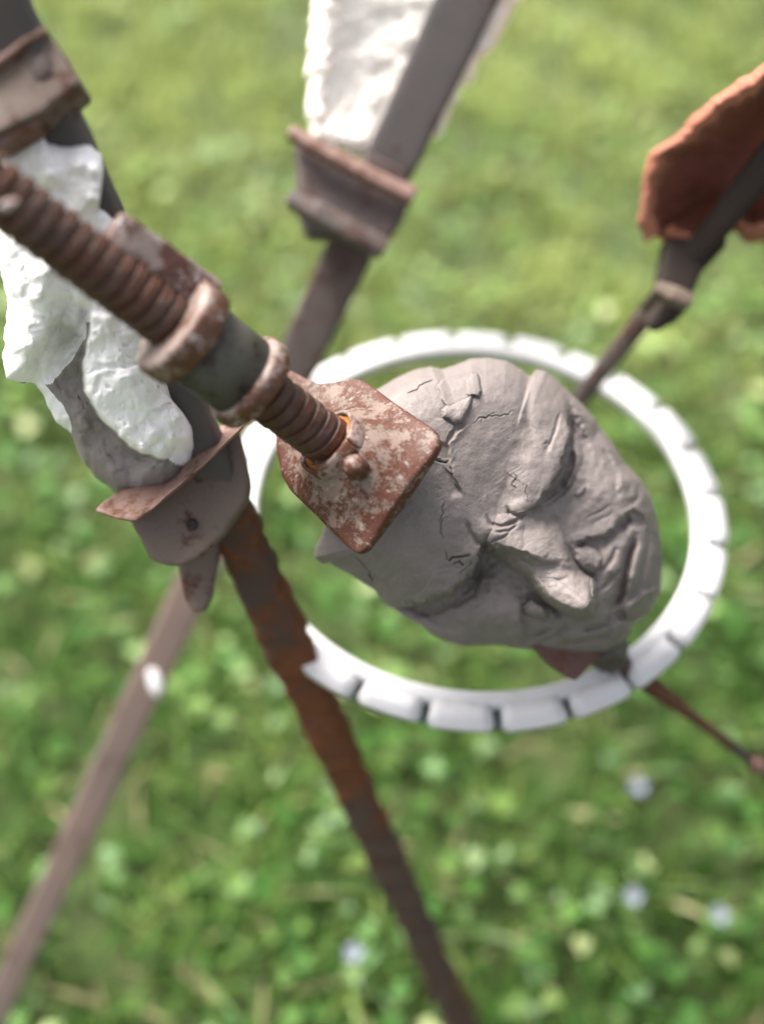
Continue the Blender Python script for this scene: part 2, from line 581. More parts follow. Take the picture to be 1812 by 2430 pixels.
def build_clover():
    nl = 9000
    x, y = scatter(nl)
    keep = rng.random(nl) < np.clip(1.25 - (y - 0.2) / 0.9, 0.18, 1) * np.clip(0.75 + 0.9 * fbm(x * 7, y * 7, 0, 31, 2), 0.1, 1)
    x, y = x[keep], y[keep]; nl = len(x)
    z = rng.uniform(0.014, 0.046, nl)
    Vs, Cs = [], []
    a0 = rng.uniform(0, 2 * math.pi, nl)
    rad = rng.uniform(0.0022, 0.0054, nl)
    tilt = rng.normal(0, 0.38, (nl, 2))
    tone = np.clip(lawn_tone(x, y) * 0.6 + rng.normal(0.1, 0.2, nl), 0, 1)[:, None]
    c = np.array([0.062, 0.155, 0.032]) * (1 - tone) + np.array([0.24, 0.32, 0.085]) * tone
    c *= rng.uniform(0.7, 1.35, nl)[:, None]
    pale = rng.random(nl) < 0.05 * np.clip(1.4 - y, 0.15, 1)  # a few leaves carry the bright glints of the lawn in their colour
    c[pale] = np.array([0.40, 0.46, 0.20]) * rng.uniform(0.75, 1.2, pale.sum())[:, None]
    for k in range(3):
        a = a0 + k * 2 * math.pi / 3
        lx = x + np.cos(a) * rad * 0.95; ly = y + np.sin(a) * rad * 0.95
        lv = []
        for j in range(7):
            b = j * 2 * math.pi / 7
            rr = rad * (0.95 if j else 0.7)
            px = np.cos(a + b) * rr; py = np.sin(a + b) * rr
            dz = (lx + px - x) * tilt[:, 0] + (ly + py - y) * tilt[:, 1] + 0.25 * np.abs(np.sin(b)) * rad
            lv.append(np.stack([lx + px, ly + py, z + dz], -1))
        Vs.append(np.stack(lv, 1)); Cs.append(c)
    V = np.concatenate(Vs, 0); c = np.concatenate(Cs, 0)
    base = (np.arange(len(V)) * 7)[:, None]
    T = np.concatenate([base + np.array(f)[None] for f in ((0, 1, 2), (0, 2, 3), (0, 3, 4), (0, 4, 5), (0, 5, 6))], 0)
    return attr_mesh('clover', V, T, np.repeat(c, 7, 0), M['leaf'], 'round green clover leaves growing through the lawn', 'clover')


build_grass()
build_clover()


# ------------------------------------------------------------------ straight members: inverse depth runs linearly along their picture
class Line:
    def __init__(s, a, b):
        s.a, s.b = a, b                      # (px, py, depth)

    def at(s, t):
        (x0, y0, d0), (x1, y1, d1) = s.a, s.b
        u = 1 / d0 + (1 / d1 - 1 / d0) * t
        return x0 + (x1 - x0) * t, y0 + (y1 - y0) * t, 1 / u

    def pt(s, t):
        return P(*s.at(t))

    def ty(s, y): return (y - s.a[1]) / (s.b[1] - s.a[1])
    def tx(s, x): return (x - s.a[0]) / (s.b[0] - s.a[0])
    def dy(s, y): return s.at(s.ty(y))[2]


def pxm(px, d): return px / F * d           # photograph pixels to metres at a depth


LA = Line((0, 459, 0.315), (790, 1056, 0.388))             # threaded rod
LB = Line((-15, 0, 0.327), (1096, 2430, 0.69))              # dark bar on the left, down to the lawn
LD = Line((1105, 0, 0.514), (40, 2290, 0.70))             # flat bar from the top, down to the lower left
LE = Line((1812, 395, 0.47), (1375, 945, 0.575))           # thin bar on the right

# ------------------------------------------------------------------ the toothed ring
RZ = H - 0.451
RC = np.array([0.0455, 0.3095, RZ])
ring = thing('toothed_ring', 'white toothed ring lying level below the grey clay face', 'ring', RC)


def revolve_rect(r0, r1, z0, z1, bev, n=160, a0=0, a1=2 * math.pi, full=True):
    sec = []
    for (cr, cz, st) in ((r1 - bev, z1 - bev, 0), (r0 + bev, z1 - bev, 1), (r0 + bev, z0 + bev, 2), (r1 - bev, z0 + bev, 3)):
        for k in range(4):
            b = (st + k / 3) * math.pi / 2
            sec.append((cr + bev * math.cos(b), cz + bev * math.sin(b)))
    sec = np.array(sec)
    a = np.linspace(a0, a1, n, endpoint=not full)
    V = np.stack([np.cos(a)[:, None] * sec[:, 0], np.sin(a)[:, None] * sec[:, 0], np.broadcast_to(sec[:, 1], (n, len(sec)))], -1)
    Fc = grid_faces(n, len(sec), wrap_n=full, wrap_m=True).tolist()
    if not full:
        m = len(sec)
        Fc.append(list(range(m))); Fc.append([(n - 1) * m + k for k in range(m)])
    return V.reshape(-1, 3), Fc


V, Fc = revolve_rect(0.1072, 0.1146, -0.0035, 0.0036, 0.0022)
mk('rim', V + RC, Fc, M['ring_white'], ring)
V, Fc = revolve_rect(0.1100, 0.1216, -0.0068, -0.0034, 0.0008)
mk('base_band', V + RC, Fc, M['ring_grey'], ring)
# one tooth, copied round the ring
tooth = None
for k in range(24):
    ang = math.radians(270 - 13 + 15 * k + 7.5)
    if tooth is None:
        half = math.radians(6.6)
        bm = bmesh.new()
        na = 6
        rows = []
        for j in range(na):
            a = -half + 2 * half * j / (na - 1)
            rows.append([bm.verts.new((r * math.cos(a), r * math.sin(a), z)) for r, z in ((0.1120, -0.0050), (0.1240, -0.0050), (0.1240, 0.0022), (0.1120, 0.0031))])
        for j in range(na - 1):
            for q in range(4):
                bm.faces.new((rows[j][q], rows[j][(q + 1) % 4], rows[j + 1][(q + 1) % 4], rows[j + 1][q]))
        bm.faces.new(rows[0][::-1]); bm.faces.new(rows[-1])
        bmesh.ops.recalc_face_normals(bm, faces=bm.faces)
        bmesh.ops.bevel(bm, geom=[e for e in bm.edges if e.calc_face_angle(0) > 0.8], offset=0.0012, segments=3, affect='EDGES')
        me = bpy.data.meshes.new('tooth'); bm.to_mesh(me); bm.free()
        me.polygons.foreach_set('use_smooth', [True] * len(me.polygons))
        me.materials.append(M['ring_white'])
        tooth = bpy.data.objects.new('tooth', me); o = tooth
    else:
        o = tooth.copy()
    COL.objects.link(o); o.parent = ring
    o.rotation_euler = (0, 0, ang)
    wob = 0.0006
    o.location = (random.uniform(-wob, wob), random.uniform(-wob, wob), 0)

ring.rotation_euler = (math.radians(-4.5), 0, 0)

# ------------------------------------------------------------------ bars
NB = unit(-CF + 0.15 * CU - 0.25 * CR)
# left dark bar: grey-black above the clamp, rusty below
pts = [LB.pt(t) for t in (-0.12, 0.25, 0.5, 0.56, 0.62, 0.7, 0.85, 1.03)]
barB = thing('rusty_bar', 'dark rusty round-edged bar running from the top left corner down to the lower middle', 'bar', LB.pt(1.03))
up = [LB.pt(t) for t in (-0.12, 0.2, 0.475)]
V, Fc = sweep(up, [0.0209, 0.0209, 0.0209], 0.010, NB, 80, 28, 5, 0.0006, 120, 3)
mk('upper_length', V, Fc, M['bar_dark'], barB)
lo = [LB.pt(t) for t in (0.474, 0.54, 0.6, 0.655, 0.66, 0.7, 0.85, 1.035)]
V, Fc = sweep(lo, [0.0205, 0.0207, 0.0218, 0.0236, 0.0214, 0.0203, 0.0200, 0.0196], 0.012, NB, 220, 28, 3.4, 0.0026, 120, 8)
lb = mk('lower_length', V, Fc, M['bar_orange'], barB)
tt = np.repeat(np.linspace(0.474, 1.035, 220), 28)
wv_ = np.exp(-((tt - 0.635) / 0.085) ** 2) + 0.35 * np.exp(-((tt - 0.50) / 0.03) ** 2)
lb.data.attributes.new('wear', 'FLOAT', 'POINT').data.foreach_set('value', wv_.astype(np.float32))

barD = thing('flat_bar', 'long flat mauve-brown bar crossing behind from the top middle to the lower left', 'bar', LD.pt(1.06))
ND = unit(-CF + 0.1 * CR)
V, Fc = sweep([LD.pt(t) for t in (-0.14, 0.0, 0.17)], [0.0285, 0.028, 0.0255], 0.007, ND, 60, 24, 6, 0.0006, 80, 4)
mk('upper_length', V, Fc, M['bar_dark'], barD)
V, Fc = sweep([LD.pt(t) for t in (0.168, 0.25, 0.34, 0.415)], [0.0245, 0.0242, 0.0228, 0.0218], 0.007, ND, 60, 24, 6, 0.0006, 80, 15)
mk('middle_length', V, Fc, M['clamp_dark'], barD)
V, Fc = sweep([LD.pt(t) for t in (0.413, 0.55, 0.8, 1.06)], [0.0218, 0.0212, 0.0200, 0.0185], 0.007, ND, 120, 24, 6, 0.0005, 60, 5)
mk('lower_length', V, Fc, M['bar_mauve'], barD)
# pale spot on that bar
x0, y0, d0 = LD.at(LD.ty(1620)); 
sp = P(368, 1618, d0 - 0.006)
th = np.linspace(0, math.pi, 12); ph = np.linspace(0, 2 * math.pi, 24, endpoint=False)
TH, PHI = np.meshgrid(th, ph, indexing='ij')
E = np.stack([np.sin(TH) * np.cos(PHI), np.sin(TH) * np.sin(PHI), np.cos(TH)], -1).reshape(-1, 3)
E = E * (1 + 0.15 * fbm(E[:, 0] * 3, E[:, 1] * 3, E[:, 2] * 3, 2, 2))[:, None]
def ellipsoid(c, ax, ay, az, X=CR, Y=CU, Z=-CF):
    V = np.asarray(c) + E[:, :1] * ax * np.asarray(X) + E[:, 1:2] * ay * np.asarray(Y) + E[:, 2:] * az * np.asarray(Z)
    return V, grid_faces(12, 24, wrap_m=True).tolist()
V, Fc = ellipsoid(sp, 0.0037, 0.0088, 0.0022, unit(CR + 0.25 * CU), unit(CU - 0.25 * CR))
o = mk('plaster_crumb', V, Fc, M['ring_white'])
tag(o, 'small white plaster crumb stuck on the flat bar at lower left', 'plaster crumb')

barE = thing('thin_bar', 'thin dark bar on the right holding the terracotta mask', 'bar', LE.pt(1.05))
NE = unit(-CF - 0.2 * CR)
V, Fc = sweep([LE.pt(t) for t in (-0.25, 0.0, 0.3, 0.62)], [0.0148, 0.0142, 0.0125, 0.0098], 0.010, NE, 60, 24, 3, 0.0005, 120, 6)
mk('upper_length', V, Fc, M['bar_black'], barE)
V, Fc = sweep([LE.pt(t) for t in (0.60, 0.8, 1.0, 1.12)], [0.0098, 0.0098, 0.0098, 0.010], 0.009, NE, 60, 24, 3, 0.0006, 120, 7)
mk('lower_length', V, Fc, M['clamp_dark'], barE)

# ------------------------------------------------------------------ threaded rod with its lower bar
A0, A1 = LA.pt(0), LA.pt(1)
AD = unit(A1 - A0)
RR = 0.0092
rodlen = np.linalg.norm(A1 - A0)
rod = thing('threaded_rod', 'rusty threaded rod reaching from the upper left through the grey clay face', 'rod', A1)


def threaded(o, length, R, pitch, depth, n_per=26, nt_=72, seed=0):
    """rod with one coarse rolled thread"""
    d, s, nn = frame_of(AD, np.array(CU))
    m = int(length / pitch * n_per)
    z = np.linspace(0, length, m); a = np.linspace(0, 2 * math.pi, nt_, endpoint=False)
    Z, A = np.meshgrid(z, a, indexing='ij')
    phs = (Z / pitch - A / (2 * math.pi)) % 1.0
    tri = np.abs(phs - 0.5) * 2                     # 1 at root edge, 0 at crest
    crest = np.clip((0.86 - tri) / 0.26, 0, 1); crest = crest * crest * (3 - 2 * crest)
    nz = fbm(np.cos(A) * 4, np.sin(A) * 4, Z * 420, seed, 3)
    r = R - depth + depth * crest * (1 + 0.16 * nz) + 0.00022 * nz
    V = np.asarray(o) + Z[..., None] * d + r[..., None] * (np.cos(A)[..., None] * s + np.sin(A)[..., None] * nn)
    Fc = grid_faces(m, nt_, wrap_m=True).tolist()
    Fc.append(list(range(nt_))); Fc.append([(m - 1) * nt_ + k for k in range(nt_)])
    return V.reshape(-1, 3), Fc


V, Fc = threaded(A0 - AD * 0.05, rodlen + 0.055, RR, 0.0051, 0.0014, seed=2)
mk('threaded_shaft', V, Fc, M['rod'], rod)
V, Fc = sweep([LA.pt(t) for t in (1.72, 1.85, 1.95, 2.0, 2.06, 2.3, 2.6, 3.1)], [0.009, 0.009, 0.009, 0.0085, 0.0062, 0.0050, 0.0046, 0.0046], 0.005,
              -CF, 160, 20, 3, 0.0011, 130, 12, twist=7.0)
mk('lower_bar', V, Fc, M['bar_rust'], rod)
V, Fc = ellipsoid(LA.pt(LA.tx(1790)) - CF * 0.003, 0.0046, 0.0046, 0.0040)
mk('knob', V, Fc, M['flange'], rod)
lumpc = P(22, 486, 0.303)
V, Fc = ellipsoid(lumpc, 0.0030, 0.0017, 0.0014, unit(CR + 0.3 * CU), unit(CU - 0.3 * CR))
mk('paint_fleck', V, Fc, M['flange'], rod)

# ------------------------------------------------------------------ wing nut on the rod
def on_rod(px):                                  # point on the rod axis that the photograph shows at px
    return LA.pt(LA.tx(px))


f1 = on_rod(424); f2 = on_rod(582)
nut = thing('wing_nut', 'rusty wing nut with a grey barrel between two flanges on the threaded rod', 'wing nut', f2)
bl = np.linalg.norm(f2 - f1)


def flange_profile(R, th, hole, bev):
    pr = [(0, hole)]
    for k in range(5):
        b = k / 4 * math.pi / 2; pr.append((bev - bev * math.cos(b) if False else bev * (1 - math.sin(b)), R - bev * (1 - math.cos(math.pi / 2 - b)) - 0 * b))
    pr = [(0.0006, hole), (0.0, hole + 0.0005), (0.0, R - bev)]
    for k in range(1, 6):
        b = k / 5 * math.pi / 2; pr.append((bev * (1 - math.cos(b)), R - bev + bev * math.sin(b)))
    for k in range(1, 6):
        b = k / 5 * math.pi / 2; pr.append((th - bev + bev * math.sin(b), R - bev + bev * math.cos(b)))
    pr.append((th, hole))
    return pr


def flange_wear(ob):
    nv = len(ob.data.vertices); k = nv // 96
    w = np.repeat(np.r_[0, 0, 0, np.linspace(0.25, 1, 5), np.ones(k - 8)], 96)
    ob.data.attributes.new('wear', 'FLOAT', 'POINT').data.foreach_set('value', w.astype(np.float32))


V, Fc = lathe(f1 - AD * 0.0035, AD, flange_profile(0.0180, 0.0104, 0.0086, 0.0024), 96, 0.0006, 260, 3)
flange_wear(mk('flange', V, Fc, M['flange_worn'], nut))
V, Fc = lathe(f2 - AD * 0.002, AD, flange_profile(0.0168, 0.0078, 0.0086, 0.0022), 96, 0.0006, 260, 5)
flange_wear(mk('flange', V, Fc, M['flange_worn'], nut))
V, Fc = lathe(f1 + AD * 0.002, AD, [(0, 0.0110), (0.0, 0.0146), (bl * 0.5, 0.0142), (bl - 0.002, 0.0142), (bl - 0.002, 0.011)], 72, 0.0003, 200, 6)
mk('barrel', V, Fc, M['barrel'], nut)
# the wing: a thick lug rising from the first flange along the rod, on its upper right side
d, s, nn = frame_of(AD, -CF)
pside = unit(np.cross(AD, CF)); 
if np.dot(pside, CU) < 0: pside = -pside         # upper right in the picture
toward = unit(np.cross(pside, AD))
if np.dot(toward, -CF) < 0: toward = -toward
wing_root = f1 + pside * 0.0135 - toward * 0.003
wing_tip = f1 - AD * 0.0345 + pside * 0.0125 - toward * 0.003
V, Fc = sweep([wing_root + AD * 0.003, wing_root - AD * 0.008, wing_tip + AD * 0.004, wing_tip], [0.013, 0.012, 0.0115, 0.0105], [0.0095, 0.0085, 0.0085, 0.0065], unit(toward + 0.2 * pside), 60, 32, 5, 0.0006, 200, 9)
mk('wing', V, Fc, M['flange'], nut)

# ------------------------------------------------------------------ rusty square plate
PN = unit(cv(-0.50, 0.33, 0.80))                 # the way the plate looks
PC = P(835, 1075, 0.3985)


def ray_plane(px, py, c, nrm):
    a = (np.asarray(px, float) - PW / 2) / F; b = (PH / 2 - np.asarray(py, float)) / F
    D = CF + a[..., None] * CR + b[..., None] * CU
    t = ((c - CO) @ nrm) / (D @ nrm)
    return CO + t[..., None] * D


plate = thing('square_plate', 'square rusty plate with flaking pale paint pressed onto the clay forehead', 'plate', PC)
pl = [(1030, 1020), (1041, 1052), (1030, 1075), (950, 1195), (868, 1302), (848, 1312), (826, 1300), (755, 1225), (690, 1165), (668, 1130), (652, 1060),
      (652, 960), (660, 890), (686, 876), (718, 893), (752, 908), (790, 905), (825, 897), (846, 897), (868, 906), (940, 960), (1010, 1006)]
NT, NR = 360, 90
q = smooth_loop(resample(pl, NT), 4)
cen = np.array([800.0, 1040.0])
rho = np.linspace(0, 1, NR) ** 0.9
Q = cen + rho[:, None, None] * (q - cen)[None]
base = ray_plane(Q[..., 0], Q[..., 1], PC, PN)
hubp = LA.pt(LA.tx(768))
hh = float(np.dot(hubp - PC, PN))
print('hub over plate plane', hh)
dist = np.linalg.norm(np.cross(base - hubp, AD), axis=-1)
dome = hh * np.exp(-(np.clip(dist - 0.006, 0, None) / 0.0135) ** 1.9)
edge = np.clip((1 - rho) * 9, 0, 1)[:, None]
roundoff = -0.0009 * (1 - np.sqrt(1 - (1 - edge) ** 2))
nz = fbm(base[..., 0] * 160, base[..., 1] * 160, base[..., 2] * 160, 4, 4)
front = base + (dome + roundoff + nz * 0.00035)[..., None] * PN
rim_e = base[-1:] - PN * 0.0028
rim_e2 = base[-1:] - PN * 0.0040 + 0.02 * (base[:1] - base[-1:])
back = base[::-1] * 1.0 + (dome[::-1] - 0.0040)[..., None] * PN
back = back + 0.02 * (base[:1] - back)
V = np.concatenate([front, rim_e, rim_e2, back[1:]], 0)
nr = V.shape[0]
pb = mk('plate_body', V.reshape(-1, 3), grid_faces(nr, NT, wrap_m=True).tolist(), M['plate_worn'], plate)
we = np.ones(V.shape[:2])                        # paint worn off towards the border
we[:NR] = np.exp(-(((1 - rho) * np.linalg.norm((q - cen), axis=1)[:, None].T.mean()) / 38) ** 1.2)[:, None]
pb.data.attributes.new('wear', 'FLOAT', 'POINT').data.foreach_set('value', we.ravel().astype(np.float32))
# broken collar round the rod, orange rust inside
hub = hubp + AD * 0.0015 + unit(AD - PN * np.dot(AD, PN)) * 0.0022
d, s, nn = frame_of(AD, np.array(CU))
def arc_wall(r0, r1, z0, z1, a0, a1, n=80, seed=0, rough=0.0005):
    a = np.linspace(a0, a1, n)
    hw = 1 + 0.35 * vnoise(a * 2.2, 0 * a, 0, seed)
    sec = [(r0, z1), (r0, z0), ((r0 + r1) / 2, z0 - 0.0006), (r1, z0), (r1, z1)]
    R = np.cos(a)[:, None] * s + np.sin(a)[:, None] * nn
    rows = []
    for (r, z) in sec:
        zz = (z * hw if z < 0 else z + 0 * a)
        rows.append(hub + r * R + zz[:, None] * d)
    V = np.stack(rows, 1)
    k = fbm(V[..., 0] * 300, V[..., 1] * 300, V[..., 2] * 300, seed, 3)
    V = V + (k * rough)[..., None] * PN
    m = len(sec)
    Fc = grid_faces(n, m, wrap_m=True).tolist(); Fc.append(list(range(m))); Fc.append([(n - 1) * m + q_ for q_ in range(m)])
    return V.reshape(-1, 3), Fc
V, Fc = arc_wall(0.0112, 0.0128, -0.0016, 0.010, 0, 2 * math.pi * 0.985, 110, 3)
mk('collar', V, Fc, M['plate'], plate)
V, Fc = lathe(hub, AD, [(0.0012, 0.0075), (-0.0012, 0.0113), (0.006, 0.0113), (0.006, 0.0075)], 64, 0.0008, 300, 8)
mk('rust_lining', V, Fc, M['orange'], plate)
# stud beside the collar
def project(V):
    R_ = V - CO; dd = R_ @ CF
    return PW / 2 + (R_ @ CR) / dd * F, PH / 2 - (R_ @ CU) / dd * F
_x, _y = project(front)
st = front.reshape(-1, 3)[np.argmin(((_x - 845) ** 2 + (_y - 1108) ** 2).ravel())]
V, Fc = lathe(st - PN * 0.003, PN, [(0, 0.0042), (0.0035, 0.0041), (0.0056, 0.0038), (0.0072, 0.0029), (0.0080, 0.0016), (0.0082, 0.0003)], 40, 0.0004, 300, 4)
mk('stud', V, Fc, M['plate'], plate)

# ------------------------------------------------------------------ grey clay face
KC = 1652 / 900.0                                # sketch units per photograph pixel


def seg_dist(X, Y, pts):
    pts = np.asarray(pts, float)
    best = np.full(X.shape, 1e9); side = np.zeros(X.shape); par = np.zeros(X.shape)
    L = np.r_[0, np.cumsum(np.linalg.norm(np.diff(pts, axis=0), axis=1))]
    for i in range(len(pts) - 1):
        ax, ay = pts[i]; bx, by = pts[i + 1]
        vx, vy = bx - ax, by - ay
        l2 = vx * vx + vy * vy + 1e-9
        t = ((X - ax) * vx + (Y - ay) * vy) / l2
        tc = np.clip(t, 0, 1)
        ddx = X - (ax + tc * vx); ddy = Y - (ay + tc * vy)
        dd = np.sqrt(ddx * ddx + ddy * ddy)
        sg = np.sign(vx * ddy - vy * ddx)
        m = dd < best
        best[m] = dd[m]; side[m] = sg[m]; par[m] = (L[i] + tc[m] * (L[i + 1] - L[i])) / L[-1]
    return best, side, par


class Relief:
    """height drawing on scattered points"""

    def __init__(s, X, Y):
        s.X, s.Y = X, Y; s.h = np.zeros(X.shape)

    def blob(s, x, y, rx, ry, amp, ang=0, p=2.0):
        a = math.radians(ang); dx, dy = s.X - x, s.Y - y
        u = (dx * math.cos(a) + dy * math.sin(a)) / rx; v = (-dx * math.sin(a) + dy * math.cos(a)) / ry
        s.h += amp * np.exp(-(u * u + v * v) ** (p / 2))

    def near(s, pts, m):
        p = np.asarray(pts, float)
        return np.where((s.X > p[:, 0].min() - m) & (s.X < p[:, 0].max() + m) & (s.Y > p[:, 1].min() - m) & (s.Y < p[:, 1].max() + m))[0]

    def crease(s, pts, amp, w, taper=0.15):
        i = s.near(pts, 3.5 * w)
        d, sd, t = seg_dist(s.X[i], s.Y[i], pts)
        e = np.clip(np.minimum(t, 1 - t) / taper, 0, 1) if taper else 1
        s.h[i] -= amp * np.exp(-(d / w) ** 2) * (0.25 + 0.75 * e)

    def crack(s, pts, amp, w, seed=0):
        w = w * 0.5; amp = amp * 0.48
        i = s.near(pts, 30)
        X = s.X[i] + 7 * vnoise(s.X[i] / 16, s.Y[i] / 16, 0, seed); Y = s.Y[i] + 7 * vnoise(s.X[i] / 16, s.Y[i] / 16, 5, seed)
        d, sd, t = seg_dist(X, Y, pts)
        e = np.clip(np.minimum(t, 1 - t) / 0.2, 0.1, 1)
        ww = w * (0.6 + 0.5 * (vnoise(s.X[i] / 25, s.Y[i] / 25, 2, seed) + 1) * 0.7) * e
        s.h[i] -= amp * e * np.exp(-(d / ww) ** 2)
        s.h[i] += amp * 0.10 * e * np.exp(-((d - 2.4 * w) / (1.3 * w)) ** 2)

    def ledge(s, pts, amp, w, L, lip=0.0, lw=30, taper=0.12, wig=5, seed=0):
        """ground drops by amp on the right-hand side of the line (walking it, y down), recovering over L"""
        i = s.near(pts, max(3.2 * L, 3 * lw))
        X = s.X[i] + wig * vnoise(s.X[i] / 22, s.Y[i] / 22, 0, seed); Y = s.Y[i] + wig * vnoise(s.X[i] / 22, s.Y[i] / 22, 7, seed)
        d, sd, t = seg_dist(X, Y, pts)
        x = d * sd
        e = np.clip(np.minimum(t, 1 - t) / taper, 0, 1); e = e * e * (3 - 2 * e)
        st_ = np.clip(x / w, 0, 1); st_ = st_ * st_ * (3 - 2 * st_)
        s.h[i] += np.where(x > 0, -amp * st_ * np.exp(-np.clip(x, 0, None) / L), 0) * e
        if lip: s.h[i] += lip * np.exp(-(np.minimum(x, 0) / lw) ** 2) * np.where(x > 0, np.clip(1 - x / w, 0, 1), 1) * e

    def pad(s, poly, amp, w, seed=0, wig=4, flat=None):
        """a flattened pellet of clay: raised inside the outline, rounded border w"""
        i = s.near(poly, 10)
        X = s.X[i] + wig * vnoise(s.X[i] / 25, s.Y[i] / 25, 0, seed); Y = s.Y[i] + wig * vnoise(s.X[i] / 25, s.Y[i] / 25, 7, seed)
        p = np.asarray(poly, float)
        d, _, _ = seg_dist(X, Y, np.vstack([p, p[:1]]))
        ins = np.zeros(len(i), bool)
        for k in range(len(p)):
            x1, y1 = p[k]; x2, y2 = p[(k + 1) % len(p)]
            c = (y1 > Y) != (y2 > Y)
            ins ^= c & (X < (x2 - x1) * (Y - y1) / (y2 - y1 + 1e-12) + x1)
        t = np.clip(d / w, 0, 1)
        s.h[i] += np.where(ins, amp * np.sqrt(1 - (1 - t) ** 2), 0)
        s.h[i] -= np.where(~ins, amp * 0.12 * np.exp(-(d / 6) ** 2), 0)

    def ridge(s, pts, amps, ws, p=0.6):
        """rounded ridge whose height and half width vary along the line"""
        i = s.near(pts, max(ws) * 1.2)
        d, sd, t = seg_dist(s.X[i], s.Y[i], pts)
        q_ = np.asarray(pts, float); L = np.r_[0, np.cumsum(np.linalg.norm(np.diff(q_, axis=0), axis=1))]; L /= L[-1]
        a = np.interp(t, L, amps); w = np.interp(t, L, ws)
        x = np.clip(d / w, 0, 1)
        s.h[i] += a * (1 - x * x) ** p


    def nose(s, edge, close, a, b, ts, amps, w):
        """steep on its outlined side, running out softly into the cheek on the other"""
        poly = np.asarray(edge + close, float)
        i = s.near(poly, 5)
        X = s.X[i] + 3 * vnoise(s.X[i] / 40, s.Y[i] / 40, 0, 91); Y = s.Y[i] + 3 * vnoise(s.X[i] / 40, s.Y[i] / 40, 7, 91)
        ins = np.zeros(len(i), bool)
        for k in range(len(poly)):
            x1, y1 = poly[k]; x2, y2 = poly[(k + 1) % len(poly)]
            c = (y1 > Y) != (y2 > Y)
            ins ^= c & (X < (x2 - x1) * (Y - y1) / (y2 - y1 + 1e-12) + x1)
        d, _, t = seg_dist(X, Y, edge)
        n = unit(np.array(b, float) - np.array(a, float))
        tau = (X - a[0]) * n[0] + (Y - a[1]) * n[1]
        nu = (X - a[0]) * n[1] - (Y - a[1]) * n[0]
        lat = np.where(nu > 0, np.exp(-(nu / 150) ** 2), 1 - 0.08 * np.clip(-nu / 110, 0, 1) ** 2)
        k = np.clip(d / w, 0, 1)
        s.h[i] += np.where(ins, np.interp(tau, ts, amps) * lat * np.sqrt(1 - (1 - k) ** 2), 0)


